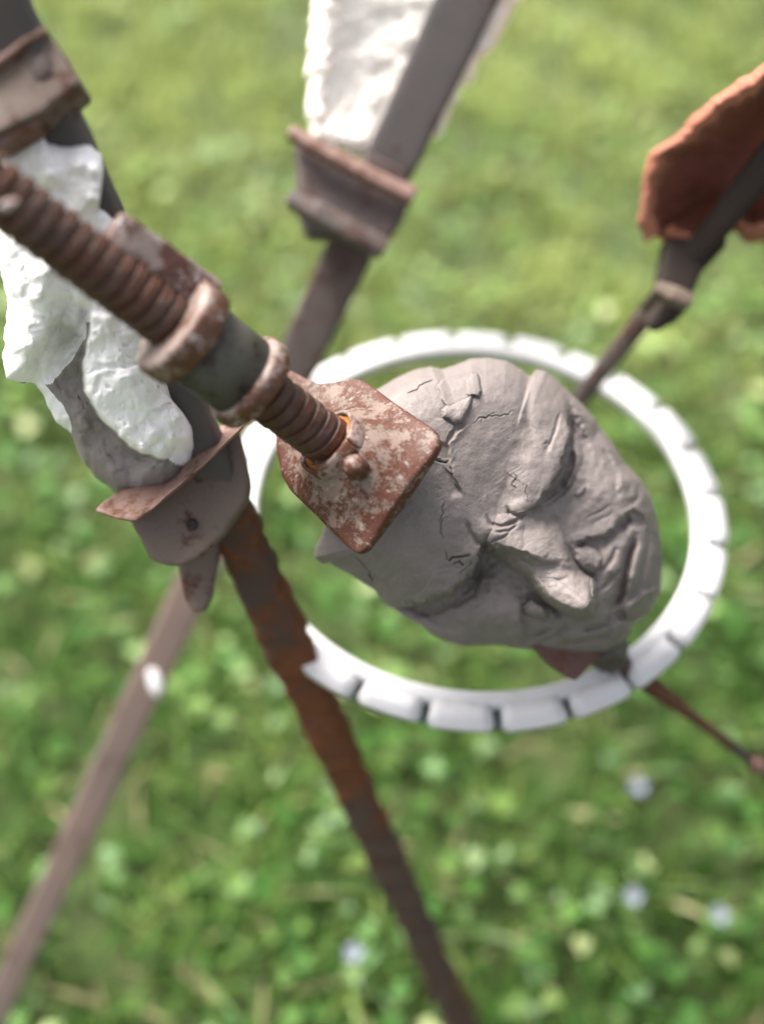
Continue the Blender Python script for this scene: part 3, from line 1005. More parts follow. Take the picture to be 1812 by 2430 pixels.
def clay_relief(X0, Y0):
    X = X0 + 9 * fbm(X0 / 70, Y0 / 70, 0, 11, 3); Y = Y0 + 9 * fbm(X0 / 70, Y0 / 70, 4, 13, 3)
    r = Relief(X, Y)
    # broad masses
    r.blob(560, 620, 560, 420, 95, 38)
    r.blob(760, 330, 300, 230, 40, 10)
    r.blob(850, 740, 560, 480, 70, 40)
    r.blob(560, 900, 260, 210, 35, 20)
    r.blob(1380, 620, 190, 200, 34, 40)
    r.blob(880, 1225, 165, 130, 55, 10)
    r.blob(1500, 1050, 140, 200, 35)
    # right brow and its hollow
    r.ridge([(1165, 255), (1150, 420), (1110, 560), (1045, 680), (985, 740)], [6, 34, 56, 62, 40], [120, 165, 175, 160, 110], 1.7)
    r.ledge([(960, 770), (1000, 772), (1055, 722), (1110, 640), (1150, 560), (1182, 450), (1192, 330), (1180, 270)], 150, 18, 125, 10, 26, 0.30, 7, 1)
    r.blob(1180, 600, 42, 95, -34, 30)
    r.crease([(1215, 480), (1195, 580), (1150, 660), (1090, 700)], 24, 12)
    r.ridge([(1225, 470), (1232, 520), (1205, 590), (1180, 640)], [10, 22, 20, 8], [22, 26, 26, 18], 0.8)
    r.crease([(1235, 560), (1200, 640), (1150, 690), (1100, 725)], 15, 7)
    r.pad([(1215, 690), (1222, 668), (1250, 648), (1264, 656), (1258, 678), (1232, 697)], 15, 12, 3)
    r.ledge([(1290, 470), (1295, 380), (1250, 300), (1195, 250)], 30, 30, 90, 4, 20, 0.3, 5, 2)
    r.crease([(1190, 265), (1200, 340), (1205, 420), (1195, 480)], 18, 16)
    # left brow: thick shelf over the cheek
    r.ledge([(385, 1158), (470, 1155), (560, 1142), (660, 1110), (725, 1060), (770, 1000), (800, 940), (812, 885)], 225, 26, 230, 10, 34, 0.1, 8, 4)
    r.blob(770, 960, 60, 70, 30)
    r.blob(805, 1020, 50, 80, -40, 35)
    r.crease([(830, 960), (790, 1030), (760, 1090), (690, 1150), (600, 1190), (500, 1215)], 22, 18)
    r.crease([(700, 1170), (780, 1110), (800, 1060)], 14, 10)
    # root of the nose: folds
    r.blob(850, 845, 60, 52, 30)
    r.crease([(745, 800), (770, 860), (800, 900), (840, 905)], 18, 10)
    r.crease([(835, 780), (850, 815), (900, 822), (955, 800), (1010, 770)], 20, 8)
    r.crease([(870, 850), (930, 840), (965, 812)], 13, 6)
    r.crease([(850, 900), (890, 880), (930, 850)], 12, 6)
    r.crease([(920, 740), (935, 765), (975, 778), (1040, 755)], 24, 8)
    r.blob(985, 738, 52, 34, 12, -20, 3)
    # nose
    edge = [(825, 925), (870, 965), (930, 1005), (1000, 1040), (1040, 1105), (1105, 1168), (1185, 1218), (1255, 1236), (1303, 1216), (1324, 1160), (1312, 1100),
            (1288, 1045), (1242, 1015), (1206, 965), (1190, 905)]
    r.nose(edge, [(1100, 740), (880, 770)], (870, 870), (1290, 1200), [-60, 0, 150, 300, 430, 500, 540], [0, 50, 135, 215, 285, 300, 285], 46)
    r.blob(1080, 890, 130, 80, 30, 38)
    r.blob(1262, 1165, 62, 55, 46)
    r.crease([(1040, 1035), (1080, 1065), (1150, 1060), (1210, 1035)], 6, 10)
    r.pad([(1060, 1050), (1130, 1052), (1220, 1110), (1290, 1150), (1280, 1205), (1190, 1200), (1110, 1150)], 7, 30, 9, 10)
    # nose wings
    r.pad([(1215, 920), (1262, 900), (1310, 915), (1332, 960), (1325, 1010), (1290, 1035), (1240, 1015), (1212, 970)], 40, 62, 10)
    r.pad([(1295, 1040), (1318, 1090), (1318, 1140), (1298, 1135), (1285, 1080)], 36, 22, 11)
    r.crease([(1195, 900), (1200, 965), (1235, 1030), (1285, 1050)], 26, 12)
    r.pad([(995, 1165), (1030, 1140), (1075, 1160), (1110, 1200), (1090, 1232), (1040, 1222), (1005, 1200)], 56, 40, 12)
    r.pad([(1062, 1168), (1090, 1160), (1150, 1200), (1140, 1230), (1085, 1232), (1065, 1205)], 18, 16, 13)
    r.crease([(980, 1128), (1050, 1125), (1110, 1165), (1170, 1225)], 26, 14)
    # fold from nose to mouth on the right, cheek edge
    r.ledge([(1205, 905), (1230, 878), (1290, 862), (1350, 845), (1410, 800), (1440, 755)], 52, 26, 90, 12, 30, 0.1, 6, 14)
    r.crease([(1270, 790), (1330, 765), (1370, 735)], 5, 6); r.crease([(1290, 815), (1345, 790), (1385, 760)], 4, 6)
    # cheek-to-mouth fold below the nose on the left
    r.ledge([(965, 1352), (985, 1290), (972, 1215), (980, 1150), (1040, 1120)], 44, 36, 80, 8, 30, 0.12, 6, 15)
    r.crease([(975, 1345), (1010, 1325), (1060, 1290), (1110, 1275)], 20, 12)
    r.crease([(1050, 1300), (1085, 1275), (1120, 1270)], 14, 7)
    # mouth
    r.crease([(1480, 868), (1462, 925), (1450, 985), (1432, 1060), (1420, 1120), (1380, 1180)], 70, 18)
    r.ridge([(1465, 850), (1420, 900), (1375, 960), (1350, 1040), (1330, 1120)], [14, 20, 20, 22, 12], [50, 60, 64, 66, 56], 1.2)
    r.crease([(1330, 1030), (1380, 960), (1400, 905)], 18, 12)
    r.crease([(1330, 1110), (1370, 1060), (1430, 1010)], 16, 10)
    r.ledge([(1425, 830), (1432, 770), (1475, 740), (1520, 775), (1540, 830)], 46, 24, 60, 8, 18, 0.15, 5, 16)
    r.blob(1425, 815, 20, 34, -28)
    r.ridge([(1475, 800), (1500, 880), (1490, 980), (1465, 1080)], [12, 22, 24, 14], [44, 52, 56, 50], 1.2)
    r.crease([(1535, 820), (1540, 900), (1525, 990), (1500, 1080), (1470, 1140)], 20, 14)
    # chin folds
    r.ledge([(1590, 1095), (1530, 1110), (1475, 1150), (1440, 1190), (1455, 1240)], 26, 20, 70, 10, 22, 0.12, 5, 17)
    r.crease([(1440, 1195), (1380, 1215), (1350, 1250), (1300, 1262), (1240, 1280)], 30, 11)
    r.crease([(1480, 1235), (1430, 1215), (1400, 1230), (1350, 1300), (1250, 1330), (1150, 1345)], 26, 12)
    r.crease([(1200, 1255), (1150, 1290), (1080, 1330), (1040, 1355)], 22, 14)
    r.ridge([(1180, 1300), (1280, 1292), (1370, 1258)], [14, 22, 12], [34, 36, 30], 0.9)
    r.ledge([(1335, 410), (1385, 500), (1425, 590), (1430, 680), (1400, 740)], 20, 30, 70, 6, 24, 0.3, 6, 27)
    r.ledge([(1200, 255), (1235, 330), (1262, 400), (1290, 470), (1330, 540)], 18, 26, 70, 5, 22, 0.3, 6, 28)
    r.crease([(1500, 640), (1490, 700), (1450, 740)], 14, 16)
    # forehead pads and seams
    r.pad([(618, 212), (650, 180), (735, 168), (770, 150), (798, 150), (815, 235), (806, 262), (772, 262), (770, 300), (740, 345), (724, 372), (680, 378), (646, 352), (640, 318), (655, 296), (632, 262)], 17, 12, 20)
    r.pad([(642, 318), (668, 296), (720, 282), (764, 262), (770, 298), (742, 345), (724, 372), (680, 378), (646, 352)], 13, 30, 21)
    r.pad([(750, 185), (790, 150), (816, 235), (806, 260), (762, 262), (744, 248)], 9, 10, 22)
    r.crack([(478, 246), (525, 232), (570, 205), (612, 182)], 20, 6, 1)
    r.ledge([(700, 372), (690, 400), (664, 440), (662, 480)], -16, 10, 70, 0, 20, 0.2, 4, 22)
    r.ledge([(760, 380), (700, 420), (676, 470), (684, 560), (704, 620), (740, 690)], 17, 16, 90, 7, 16, 0.14, 6, 23)
    r.crack([(760, 378), (800, 360), (850, 352), (900, 340), (968, 324)], 17, 6, 2)
    r.crack([(800, 368), (840, 348), (885, 330)], 10, 4, 3)
    r.crack([(590, 535), (615, 545), (640, 545), (670, 540)], 40, 9, 4)
    r.ledge([(640, 560), (690, 590), (730, 660), (740, 700)], 12, 10, 60, 3, 14, 0.2, 5, 24)
    r.crack([(652, 690), (640, 760), (630, 800), (634, 850), (645, 890)], 16, 4.5, 5)
    r.crack([(628, 800), (660, 782), (690, 770)], 9, 3.5, 6)
    r.crack([(660, 975), (700, 960), (735, 958), (765, 940)], 40, 9, 7)
    r.crack([(690, 985), (720, 975), (730, 1000)], 30, 7, 8)
    r.crack([(655, 925), (665, 950), (660, 975)], 16, 5, 9)
    r.crack([(715, 1030), (745, 1005), (770, 965)], 18, 5, 10)
    r.crack([(255, 940), (285, 985), (320, 1020), (345, 1085)], 22, 5, 11)
    r.crack([(285, 1025), (320, 1030), (335, 1065), (325, 1085)], 46, 11, 12)
    r.pad([(610, 1010), (690, 1000), (735, 1010), (715, 1075), (640, 1120), (560, 1135), (530, 1130), (580, 1060)], 9, 40, 25)
    r.ledge([(420, 1165), (480, 1142), (540, 1150), (600, 1140), (650, 1118)], 9, 8, 40, 4, 12, 0.2, 5, 26)
    r.crack([(945, 585), (958, 610), (950, 640), (965, 672)], 18, 5, 13)
    r.crack([(1012, 635), (1004, 680), (1018, 720)], 15, 4, 14)
    r.crack([(985, 700), (1020, 712), (1052, 706)], 10, 3.5, 15)
    r.crease([(1035, 140), (1018, 210), (1008, 300), (1018, 380), (1040, 440)], 11, 22)
    r.crack([(960, 135), (990, 150), (1022, 178)], 26, 8, 16)
    r.crease([(1085, 455), (1100, 470), (1095, 500)], 12, 12)
    r.crease([(1105, 480), (1135, 400), (1155, 330)], 11, 7)
    r.crack([(1200, 330), (1250, 352), (1280, 378)], 10, 4, 17)
    r.crack([(1100, 765), (1110, 790), (1130, 800), (1135, 830)], 9, 4, 18)
    r.crack([(1010, 930), (1020, 965), (1050, 960)], 9, 3.5, 19)
    r.crack([(1080, 1030), (1130, 1022), (1180, 1028)], 9, 4, 20)
    r.crack([(1235, 1005), (1260, 1025), (1300, 1035)], 16, 5, 21)
    r.crack([(330, 990), (380, 1000), (420, 990)], 7, 3, 22)
    r.crack([(880, 980), (905, 1000), (935, 1012)], 9, 4, 23)
    r.crack([(1120, 1060), (1100, 1085), (1125, 1095)], 8, 3.5, 24)
    r.crease([(1345, 480), (1365, 520), (1380, 560)], 9, 10); r.crease([(1410, 560), (1450, 640), (1450, 700)], 14, 24)
    # the rest of the handwork: soft lumps, dents, dragged grain
    h = r.h
    h = h + 10 * fbm(X0 / 120, Y0 / 120, 0, 41, 3) + 2.2 * fbm(X0 / 40, Y0 / 40, 0, 43, 3) + 0.5 * fbm(X0 / 9, Y0 / 9, 0, 47, 3)
    a = math.radians(-35)
    u = (X0 * math.cos(a) + Y0 * math.sin(a)); v = (-X0 * math.sin(a) + Y0 * math.cos(a))
    g = np.clip(fbm(X0 / 90, Y0 / 90, 3, 53, 2) * 2.2 - 0.2, 0, 1)
    h = h + 0.8 * g * vnoise(u / 60, v / 5, 0, 59)
    # pin-holes
    ph_ = vnoise(X0 / 7, Y0 / 7, 0, 61)
    h = h - 3 * np.clip((ph_ - 0.86) / 0.1, 0, 1)
    return h


OUT = [(350, 232), (430, 182), (520, 142), (590, 128), (640, 140), (690, 124), (760, 95), (830, 88), (920, 104), (985, 140), (1023, 172), (1048, 140),
       (1090, 148), (1150, 195), (1200, 245), (1250, 290), (1300, 350), (1340, 408), (1390, 475), (1440, 555), (1500, 615), (1545, 690), (1570, 760),
       (1585, 850), (1600, 950), (1594, 1050), (1590, 1120), (1550, 1190), (1492, 1240), (1466, 1250), (1458, 1292), (1420, 1332), (1350, 1368),
       (1260, 1382), (1150, 1378), (1050, 1362), (950, 1352), (870, 1342), (800, 1342), (730, 1346), (650, 1326), (590, 1292), (540, 1252), (470, 1212),
       (400, 1172), (345, 1100), (250, 1040), (190, 1010), (150, 984), (118, 988), (84, 962), (86, 915), (112, 868), (135, 800), (150, 700), (180, 500), (250, 340)]
FC = np.array([860.0, 740.0])
NT, NR, NBK = 1100, 430, 40


def face_base_depth(px, py):
    """the head leans away from the viewer towards its chin"""
    t = ((px - 850) * 0.81 + (py - 1050) * 0.59) / 760.0
    return 0.4105 + 0.030 * t


def build_face():
    # outline as radius over angle
    o = resample(OUT, 4000) - FC
    a = np.arctan2(o[:, 1], o[:, 0]); rr = np.hypot(o[:, 0], o[:, 1])
    idx = np.argsort(a)
    ang = np.linspace(-math.pi, math.pi, NT, endpoint=False)
    R = np.interp(ang, a[idx], rr[idx], period=2 * math.pi)
    R = R + 2.5 * fbm(np.cos(ang) * 14, np.sin(ang) * 14, 0, 3, 3)
    rho = 1 - (1 - np.linspace(0, 1, NR)) ** 1.15
    X = FC[0] + rho[:, None] * (R * np.cos(ang))[None]; Y = FC[1] + rho[:, None] * (R * np.sin(ang))[None]
    h = clay_relief(X.ravel(), Y.ravel()).reshape(X.shape)
    # soft roll-off to the outline
    dist = (1 - rho)[:, None] * R[None]
    e = np.clip(dist / 250.0, 0, 1)
    roll = 235 * (1 - np.sqrt(np.clip(1 - (1 - e) ** 2, 0, 1)))
    h = h * (0.15 + 0.85 * np.clip(dist / 55, 0, 1) ** 0.8) - roll
    px = 700 + X / KC; py = 800 + Y / KC
    dep = face_base_depth(px, py)
    unitm = dep / F / KC
    d_front = dep - h * unitm
    Vf = P(px, py, d_front)
    # rounded back
    rb = np.linspace(1, 0, NBK + 1)[1:]
    Xb = FC[0] + rb[:, None] * (R * np.cos(ang))[None]; Yb = FC[1] + rb[:, None] * (R * np.sin(ang))[None]
    pxb = 700 + Xb / KC; pyb = 800 + Yb / KC
    db = face_base_depth(pxb, pyb)
    hb = -235 - 330 * np.sqrt(np.clip(1 - rb ** 2, 0, 1))[:, None] + 12 * fbm(Xb / 90, Yb / 90, 0, 71, 3) * (1 - rb)[:, None]
    Vb = P(pxb, pyb, db - hb * db / F / KC)
    V = np.concatenate([Vf, Vb], 0)
    root = thing('clay_face', 'grey wet-looking clay face with hooked nose clamped under the square rusty plate', 'clay face', P(1150, 1250, 0.42))
    return mk('head', V.reshape(-1, 3), grid_faces(NR + NBK, NT, wrap_m=True), M['clay'], root), root


head, face_root = build_face()

# lower clamp of the face: plate corner, nut
lowp = thing('corner_plate', 'rusty pointed plate corner sticking out under the clay chin', 'plate', P(1360, 1600, 0.475))
V, Fc = slab([(1255, 1520), (1300, 1575), (1352, 1612), (1368, 1616), (1395, 1590), (1420, 1565), (1440, 1500), (1350, 1470)], [0.448, 0.449, 0.452, 0.453, 0.456, 0.458, 0.46, 0.45], 0.004, 0.0012, 0.0006, 2)
mk('plate_body', V, Fc, M['corner'], lowp)
lnut = thing('lower_nut', 'dark greenish nut on the rod below the clay chin', 'nut', P(1455, 1560, 0.47))
ln = LA.pt(LA.tx(1432)) 
V, Fc = lathe(ln - AD * 0.006, AD, [(0, 0.004), (0, 0.0080), (0.0015, 0.0094), (0.0115, 0.0096), (0.014, 0.0082), (0.014, 0.004)], 6, 0)
mk('nut_body', V, Fc, M['barrel'], lnut, smooth=False)


# ------------------------------------------------------------------ white coated head on the left bar
def blob_head(name, outline, depth, bulge, relief, back, mat, nt=520, nr=180, bare=None, roll=60, rollh=45):
    o = np.asarray(resample(outline, nt)); o = smooth_loop(o, 3)
    c = o.mean(0)
    al = np.linspace(0, 2 * math.pi, nt, endpoint=False)
    o = o + (o - c) / np.linalg.norm(o - c, axis=1)[:, None] * (7 * fbm(np.cos(al) * 14, np.sin(al) * 14, 0, 5, 3))[:, None]
    ang = np.linspace(0, 2 * math.pi, nt, endpoint=False)
    rho = 1 - (1 - np.linspace(0, 1, nr)) ** 1.1
    Q = c + rho[:, None, None] * (o - c)[None]
    X, Y = Q[..., 0], Q[..., 1]
    r = Relief(X.ravel(), Y.ravel()); relief(r)
    h = r.h.reshape(X.shape)
    R = np.linalg.norm(o - c, axis=1)
    dist = (1 - rho)[:, None] * R[None]
    e = np.clip(dist / roll, 0, 1)
    h = h * (0.3 + 0.7 * e) + bulge * np.sqrt(np.clip(1 - rho[:, None] ** 2, 0, 1)) - rollh * (1 - np.sqrt(1 - (1 - e) ** 2))
    dep = depth(X, Y)
    V = P(X, Y, dep - h / F * dep)
    rb = np.linspace(1, 0, 26)[1:]
    Qb = c + rb[:, None, None] * (o - c)[None]
    db = depth(Qb[..., 0], Qb[..., 1])
    Vb = P(Qb[..., 0], Qb[..., 1], db + (rollh + back * np.sqrt(1 - rb ** 2))[:, None] / F * db)
    V = np.concatenate([V, Vb], 0)
    ob = mk(name, V.reshape(-1, 3), grid_faces(V.shape[0], nt, wrap_m=True), mat[0], mat[1])
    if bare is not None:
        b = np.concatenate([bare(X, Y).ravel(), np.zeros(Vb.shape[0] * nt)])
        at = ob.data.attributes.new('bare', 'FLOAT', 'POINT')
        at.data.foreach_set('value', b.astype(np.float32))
    return ob


whead = thing('white_clay_head', 'rough clay head coated in flaking white on the dark bar at left', 'clay head', P(250, 1100, 0.43))
WOUT = [(62, 326), (98, 312), (112, 338), (165, 345), (215, 342), (238, 360), (246, 400), (240, 432), (226, 462), (222, 488), (248, 496), (275, 520), (330, 600),
        (390, 720), (410, 820), (395, 900), (410, 950), (440, 985), (462, 1020), (466, 1060), (455, 1100), (436, 1135), (395, 1165), (335, 1185), (285, 1178),
        (240, 1145), (205, 1108), (185, 1072), (170, 1035), (160, 1018), (142, 1012), (130, 990), (105, 945), (86, 905), (60, 912), (25, 902), (8, 870),
        (12, 800), (18, 760), (14, 690), (2, 650), (-10, 560), (-20, 480), (-30, 400), (10, 350)]


def wdepth(X, Y): return 1 / (1 / 0.327 + (1 / 0.69 - 1 / 0.327) * (Y / 2430)) - 0.008


def wwarp(X, Y):
    return X + 15 * fbm(X / 60, Y / 60, 0, 101, 3), Y + 15 * fbm(X / 60, Y / 60, 5, 103, 3)


def wrelief(r):
    r.X, r.Y = wwarp(r.X, r.Y)
    r.ridge([(40, 620), (110, 700), (60, 820), (45, 870)], [10, 22, 26, 16], [50, 55, 50, 40], 0.8)
    r.ledge([(235, 700), (215, 780), (205, 850), (215, 930), (260, 1000), (330, 1060), (380, 1085)], 46, 18, 60, 10, 30, 0.1, 5, 1)
    r.ledge([(200, 770), (180, 850), (130, 905), (90, 915)], 26, 18, 40, 6, 20, 0.1, 5, 2)
    r.blob(150, 900, 55, 70, -26, 20)
    r.ridge([(260, 800), (290, 900), (330, 1000), (380, 1050)], [18, 26, 26, 14], [80, 90, 80, 50], 0.8)
    r.h *= 1.7
    for x, y, q in ((405, 995, 22), (428, 1038, 30), (372, 1030, 22), (385, 1075, 20), (340, 1060, 18), (150, 1000, 16), (200, 1005, 14), (120, 640, 24), (190, 690, 22), (150, 590, 26), (90, 700, 16), (225, 395, 22), (180, 380, 22), (120, 420, 25)):
        r.blob(x, y, q, q, q * 1.15, 0, 3)
    r.crease([(215, 890), (270, 870), (330, 862)], 9, 6)
    r.crease([(232, 940), (240, 915), (246, 905)], 8, 5)
    r.crease([(110, 740), (160, 720), (215, 735)], 12, 12); r.crease([(170, 640), (200, 720), (205, 790)], 10, 10)
    rs = np.random.default_rng(3)
    for k in range(70):
        x, y = rs.uniform(20, 440), rs.uniform(360, 1110); q = rs.uniform(6, 17)
        r.blob(x, y, q, q * rs.uniform(0.7, 1.2), q * rs.uniform(-0.5, 0.75), 0, 2.6)
    r.h += 17 * fbm(r.X / 75, r.Y / 75, 0, 85, 2) + 4 * np.abs(vnoise(r.X / 26, r.Y / 26, 0, 87)) - 5 * np.clip((vnoise(r.X / 12, r.Y / 12, 0, 89) - 0.55) / 0.3, 0, 1) + 1.2 * fbm(r.X / 10, r.Y / 10, 0, 83, 3)


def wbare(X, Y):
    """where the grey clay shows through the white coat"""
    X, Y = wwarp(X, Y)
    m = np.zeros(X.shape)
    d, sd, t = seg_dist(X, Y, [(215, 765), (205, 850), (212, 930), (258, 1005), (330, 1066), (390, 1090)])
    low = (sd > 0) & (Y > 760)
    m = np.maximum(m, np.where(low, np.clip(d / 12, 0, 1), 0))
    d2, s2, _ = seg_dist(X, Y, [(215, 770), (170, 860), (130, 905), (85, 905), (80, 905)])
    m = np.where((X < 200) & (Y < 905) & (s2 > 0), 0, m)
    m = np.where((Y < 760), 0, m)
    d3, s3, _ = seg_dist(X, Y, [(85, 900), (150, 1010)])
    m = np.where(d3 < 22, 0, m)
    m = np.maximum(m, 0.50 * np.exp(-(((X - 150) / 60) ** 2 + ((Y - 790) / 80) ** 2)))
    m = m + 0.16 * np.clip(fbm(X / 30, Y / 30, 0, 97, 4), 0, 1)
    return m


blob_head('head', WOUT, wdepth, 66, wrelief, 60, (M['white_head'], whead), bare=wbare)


# ------------------------------------------------------------------ hollow masks seen from behind
def hollow_mask(name, outline, depth, bowl, rimw, mat, root, rag=6, seed=0, nt=520, nr=150, thick=0.006, ruff=0.75, rimh=0.38):
    o = smooth_loop(np.asarray(resample(outline, nt)), 3)
    c = o.mean(0)
    a = np.linspace(0, 2 * math.pi, nt, endpoint=False)
    o = o + (o - c) / np.linalg.norm(o - c, axis=1)[:, None] * (rag * fbm(np.cos(a) * 9, np.sin(a) * 9, 0, seed, 3))[:, None]
    R = np.linalg.norm(o - c, axis=1)
    rw = rimw * (1 + ruff * fbm(np.cos(a) * 7, np.sin(a) * 7, 3, seed + 5, 4))
    rho = 1 - (1 - np.linspace(0, 1, nr)) ** 1.3
    Q = c + rho[:, None, None] * (o - c)[None]
    dist = (1 - rho)[:, None] * R[None]
    x = np.clip((dist - rw[None] * 0.75) / (R[None] * 0.55), 0, 1)
    inner = bowl * np.sin(x * math.pi / 2) ** 0.75                      # going away from the viewer
    t = np.clip(dist / rw[None], 0, 1)
    rim = -rimw * rimh * np.sqrt(np.clip(1 - (2 * t - 1) ** 2, 0, 1)) * (t < 1)
    edge = rimw * 0.9 * (1 - np.sqrt(np.clip(1 - (1 - np.clip(dist / (rw[None] * 0.5), 0, 1)) ** 2, 0, 1)))
    lump = 11 * fbm(Q[..., 0] / 50, Q[..., 1] / 45, 0, seed + 9, 4)
    push = inner + rim + edge + lump
    dep = depth(Q[..., 0], Q[..., 1])
    V = P(Q[..., 0], Q[..., 1], dep + push / F * dep)
    rb = np.linspace(1, 0, 40)[1:]
    Qb = c + rb[:, None, None] * (o - c)[None]
    db = depth(Qb[..., 0], Qb[..., 1])
    pb = rimw * 0.9 + (bowl + 40) * np.sqrt(np.clip(1 - rb ** 2, 0, 1))
    Vb = P(Qb[..., 0], Qb[..., 1], db + pb[:, None] / F * db + thick * np.sqrt(1 - rb ** 2)[:, None])
    V = np.concatenate([V, Vb], 0)
    return mk(name, V.reshape(-1, 3), grid_faces(V.shape[0], nt, wrap_m=True), mat, root)


wm = thing('white_plaster_mask', 'hollow white plaster mask seen from behind on the bar at top middle', 'mask', P(830, 370, 0.54))
MO = [(745, 0), (732, 70), (738, 130), (728, 200), (726, 280), (736, 330), (765, 335), (775, 362), (800, 350), (825, 378), (862, 385), (905, 380), (960, 350),
      (1040, 330), (1065, 280), (1110, 190), (1160, 120), (1205, 60), (1232, 0), (1255, -120), (1240, -260), (1120, -360), (960, -360), (830, -260), (770, -120)]
def mdepth(X, Y): return 1 / (1 / 0.514 + (1 / 0.70 - 1 / 0.514) * (Y / 2290)) + 0.006
hollow_mask('shell', MO, mdepth, 24, 64, M['white_mask'], wm, 16, 3, ruff=0.55, rimh=0.16)

tm = thing('terracotta_mask', 'hollow terracotta mask seen from behind on the thin bar at right', 'mask', P(1650, 560, 0.53))
TO = [(1830, 140), (1760, 185), (1690, 235), (1620, 298), (1575, 335), (1535, 368), (1525, 420), (1518, 480), (1512, 535), (1530, 578), (1556, 560), (1580, 575), (1640, 600),
      (1700, 575), (1738, 552), (1775, 578), (1830, 575), (1920, 560), (2010, 500), (2080, 380), (2090, 250), (2040, 150), (1940, 110)]
def tdepth(X, Y): return 1 / (1 / 0.47 + (1 / 0.575 - 1 / 0.47) * ((Y - 395) / 550)) + 0.006 - 0.00003 * (X - 1700)
hollow_mask('shell', TO, tdepth, 260, 58, M['terracotta'], tm, 8, 8, ruff=0.3)

# ------------------------------------------------------------------ clamps
def lipbar(pts, w, t, mat, name, root, nrm, rough=0.0008, seed=0, power=4):
    V, Fc = sweep([P(*p) for p in pts], w, t, nrm, 50, 24, power, rough, 140, seed)
    return mk(name, V, Fc, mat, root)


# clamp under the white plaster mask
cd = thing('channel_clamp', 'dark channel-shaped clamp under the white plaster mask', 'clamp', P(820, 560, 0.56))
dC = LD.dy(450)
V, Fc = slab([(698, 335), (800, 385), (975, 470), (950, 525), (905, 590), (870, 596), (800, 560), (725, 560), (704, 500)], [dC - 0.008] * 9, 0.010, 0.002, 0.0006, 3)
mk('web', V, Fc, M['clamp_dark'], cd)
lipbar([(692, 318, dC - 0.017), (740, 345, dC - 0.018), (880, 420, dC - 0.018), (982, 468, dC - 0.017)], [0.0055, 0.007, 0.0075, 0.008], 0.012, M['lip'], 'flange', cd, unit(-CF), 0.0007, 1)
lipbar([(692, 475, dC - 0.018), (760, 510, dC - 0.020), (850, 560, dC - 0.020), (912, 592, dC - 0.018)], [0.0085, 0.0105, 0.0105, 0.009], 0.013, M['clamp_dark'], 'flange', cd, unit(-CF), 0.0007, 2)

# clamp at the thin bar
ce = thing('small_clamp', 'small dark clamp below the terracotta mask', 'clamp', P(1600, 700, 0.53))
dE = LE.dy(640)
V, Fc = slab([(1582, 560), (1650, 560), (1722, 555), (1728, 580), (1690, 620), (1665, 645), (1640, 715), (1625, 728), (1560, 700), (1565, 660)], dE - 0.010, 0.014, 0.003, 0.0006, 5)
mk('wedge', V, Fc, M['bar_black'], ce)
lipbar([(1552, 685, dE - 0.016), (1590, 700, dE - 0.017), (1632, 718, dE - 0.016)], [0.0065, 0.008, 0.007], 0.011, M['clamp'], 'band', ce, unit(-CF), 0.0006, 4)
V, Fc = sweep([P(1612, 712, dE - 0.004), P(1580, 740, dE - 0.002), P(1548, 766, dE), P(1536, 776, dE + 0.001)], [0.0105, 0.0120, 0.0105, 0.006], 0.011, -CF, 30, 20, 2.6, 0.0008, 200, 31)
mk('bolt_end', V, Fc, M['bar_black'], ce)

# big clamp at the foot of the white coated head
cb = thing('folded_clamp', 'folded brown clamp with a bolt hole under the white coated head', 'clamp', P(420, 1340, 0.45))
dB = LB.dy(1150)
V, Fc = slab([(300, 1225), (380, 1175), (470, 1105), (560, 1010), (572, 1060), (592, 1150), (585, 1190), (530, 1270), (480, 1320), (430, 1345), (385, 1342), (355, 1328), (335, 1285)],
             dB - 0.008, 0.012, 0.0025, 0.0006, 6)
mk('web', V, Fc, M['clamp'], cb)
V, Fc = slab([(220, 1214), (235, 1196), (285, 1160), (345, 1150), (400, 1118), (450, 1068), (520, 1012), (575, 985), (575, 1012), (500, 1085), (430, 1152), (360, 1208), (322, 1240), (280, 1232)],
             [dB - 0.020, dB - 0.018, dB - 0.012, dB - 0.008, dB - 0.008, dB - 0.008, dB - 0.008, dB - 0.009, dB - 0.022, dB - 0.024, dB - 0.024, dB - 0.024, dB - 0.024, dB - 0.022],
             0.007, 0.0018, 0.0015, 7, back=CF)
mk('flange', V, Fc, M['lip'], cb)
V, Fc = lathe(P(455, 1245, dB - 0.0095), CF, [(0, 0.0005), (0, 0.0022), (0.004, 0.0026), (0.004, 0.0005)], 20)
mk('bolt', V, Fc, M['black_hole'], cb)
V, Fc = slab([(420, 1330), (470, 1310), (520, 1270), (515, 1330), (500, 1420), (482, 1452), (455, 1455), (438, 1425), (428, 1380)], dB + 0.010, 0.008, 0.002, 0.0006, 8)
mk('hanging_tab', V, Fc, M['clamp'], cb)

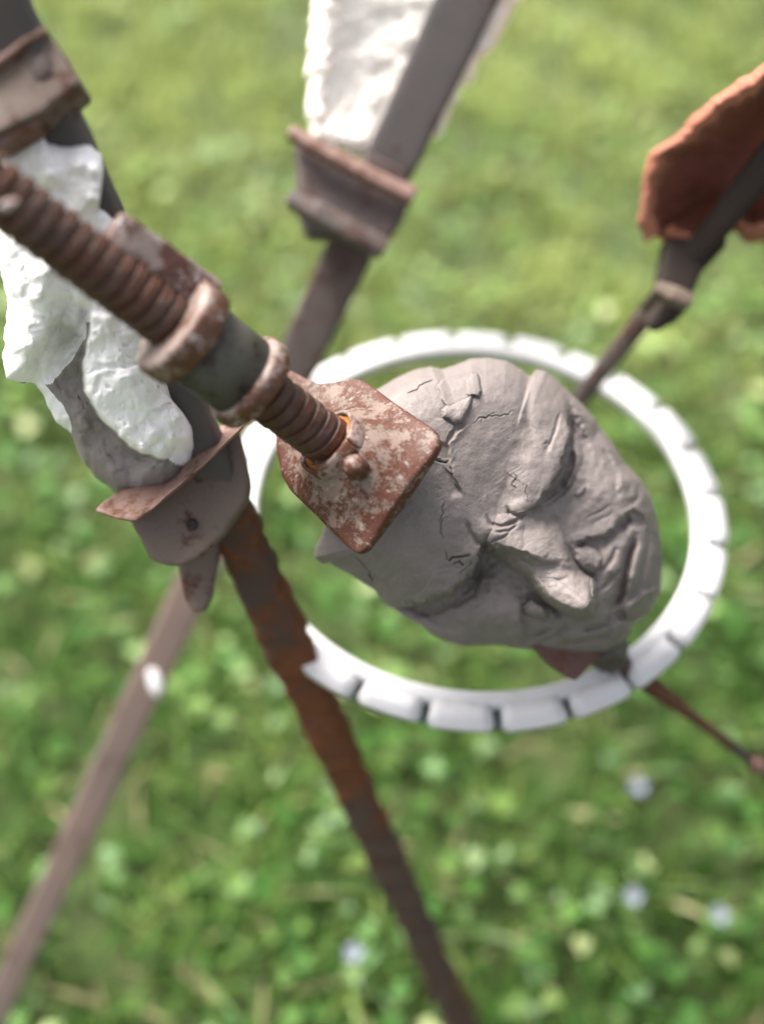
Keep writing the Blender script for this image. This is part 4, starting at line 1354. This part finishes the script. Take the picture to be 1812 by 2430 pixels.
# clamp in the upper left corner
ct = thing('strap_clamp', 'brown strap clamp wrapped round the dark bar in the upper left corner', 'clamp', P(60, 270, 0.35))
dT = LB.dy(180)
V, Fc = slab([(-40, 188), (0, 160), (60, 115), (112, 82), (128, 92), (160, 145), (188, 192), (180, 204), (140, 232), (98, 268), (40, 295), (-40, 335)], dT - 0.009, 0.016, 0.0012, 0.0004, 9)
mk('strap', V, Fc, M['clamp'], ct)
lipbar([(-40, 178, dT - 0.0095), (0, 154, dT - 0.0095), (60, 110, dT - 0.0095), (114, 76, dT - 0.0095)], 0.0022, 0.006, M['lip'], 'strap_edge', ct, unit(-CF), 0.0003, 5)
V, Fc = ellipsoid(P(100, 160, dT - 0.009), 0.0034, 0.0046, 0.0012)
mk('rivet', V, Fc, M['clamp_dark'], ct)
V, Fc = slab([(-40, 270), (0, 262), (45, 248), (72, 252), (98, 282), (92, 300), (50, 322), (14, 345), (-40, 372)], LB.dy(300) - 0.016, 0.010, 0.0018, 0.0006, 10)
mk('end_block', V, Fc, M['lip'], ct)

# ------------------------------------------------------------------ small flowers in the lawn
def ground_at(px, py):
    a = (px - PW / 2) / F; b = (PH / 2 - py) / F
    D = CF + a * CR + b * CU
    t = (0.045 - H) / D[2]
    return CO + t * D


def petal_mat(name, col): return plain(name, col, 0.6, 0.05, 0.06, 200)


M['petal'] = petal_mat('pale_petal', (0.17, 0.19, 0.24))
M['stem'] = petal_mat('flower_stem', (0.10, 0.18, 0.04))
for px, py, lab in ((1500, 2128, 'tiny pale blue flower in the grass at lower right, brightest of the four'),
                    (1705, 2172, 'tiny whitish flower in the grass nearest the lower right edge'),
                    (838, 2262, 'tiny pale flower in the grass left of the rusty bar foot'),
                    (1512, 1868, 'tiny pale flower in the grass below the rod end at right')):
    g = ground_at(px, py)
    ft = thing('lawn_flower', lab, 'flower', (g[0], g[1], 0), 'small pale flowers in the lawn')
    V, Fc = sweep([(g[0], g[1], -0.005), (g[0] + 0.002, g[1], 0.02), (g[0], g[1], g[2])], 0.0012, 0.0012, (1, 0, 0), 8, 8, 2)
    mk('stem', V, Fc, M['stem'], ft)
    pv, pf = [], []
    for k in range(5):
        a = k * 2 * math.pi / 5; c, s_ = math.cos(a), math.sin(a)
        b0 = len(pv)
        for (u, w, z) in ((0.0005, 0, 0), (0.003, -0.0024, 0.0012), (0.0062, -0.0016, 0.002), (0.0062, 0.0016, 0.002), (0.003, 0.0024, 0.0012)):
            pv.append((g[0] + u * c - w * s_, g[1] + u * s_ + w * c, g[2] + z))
        pf.append([b0, b0 + 1, b0 + 2, b0 + 3, b0 + 4])
    mk('petals', pv, pf, M['petal'], ft)
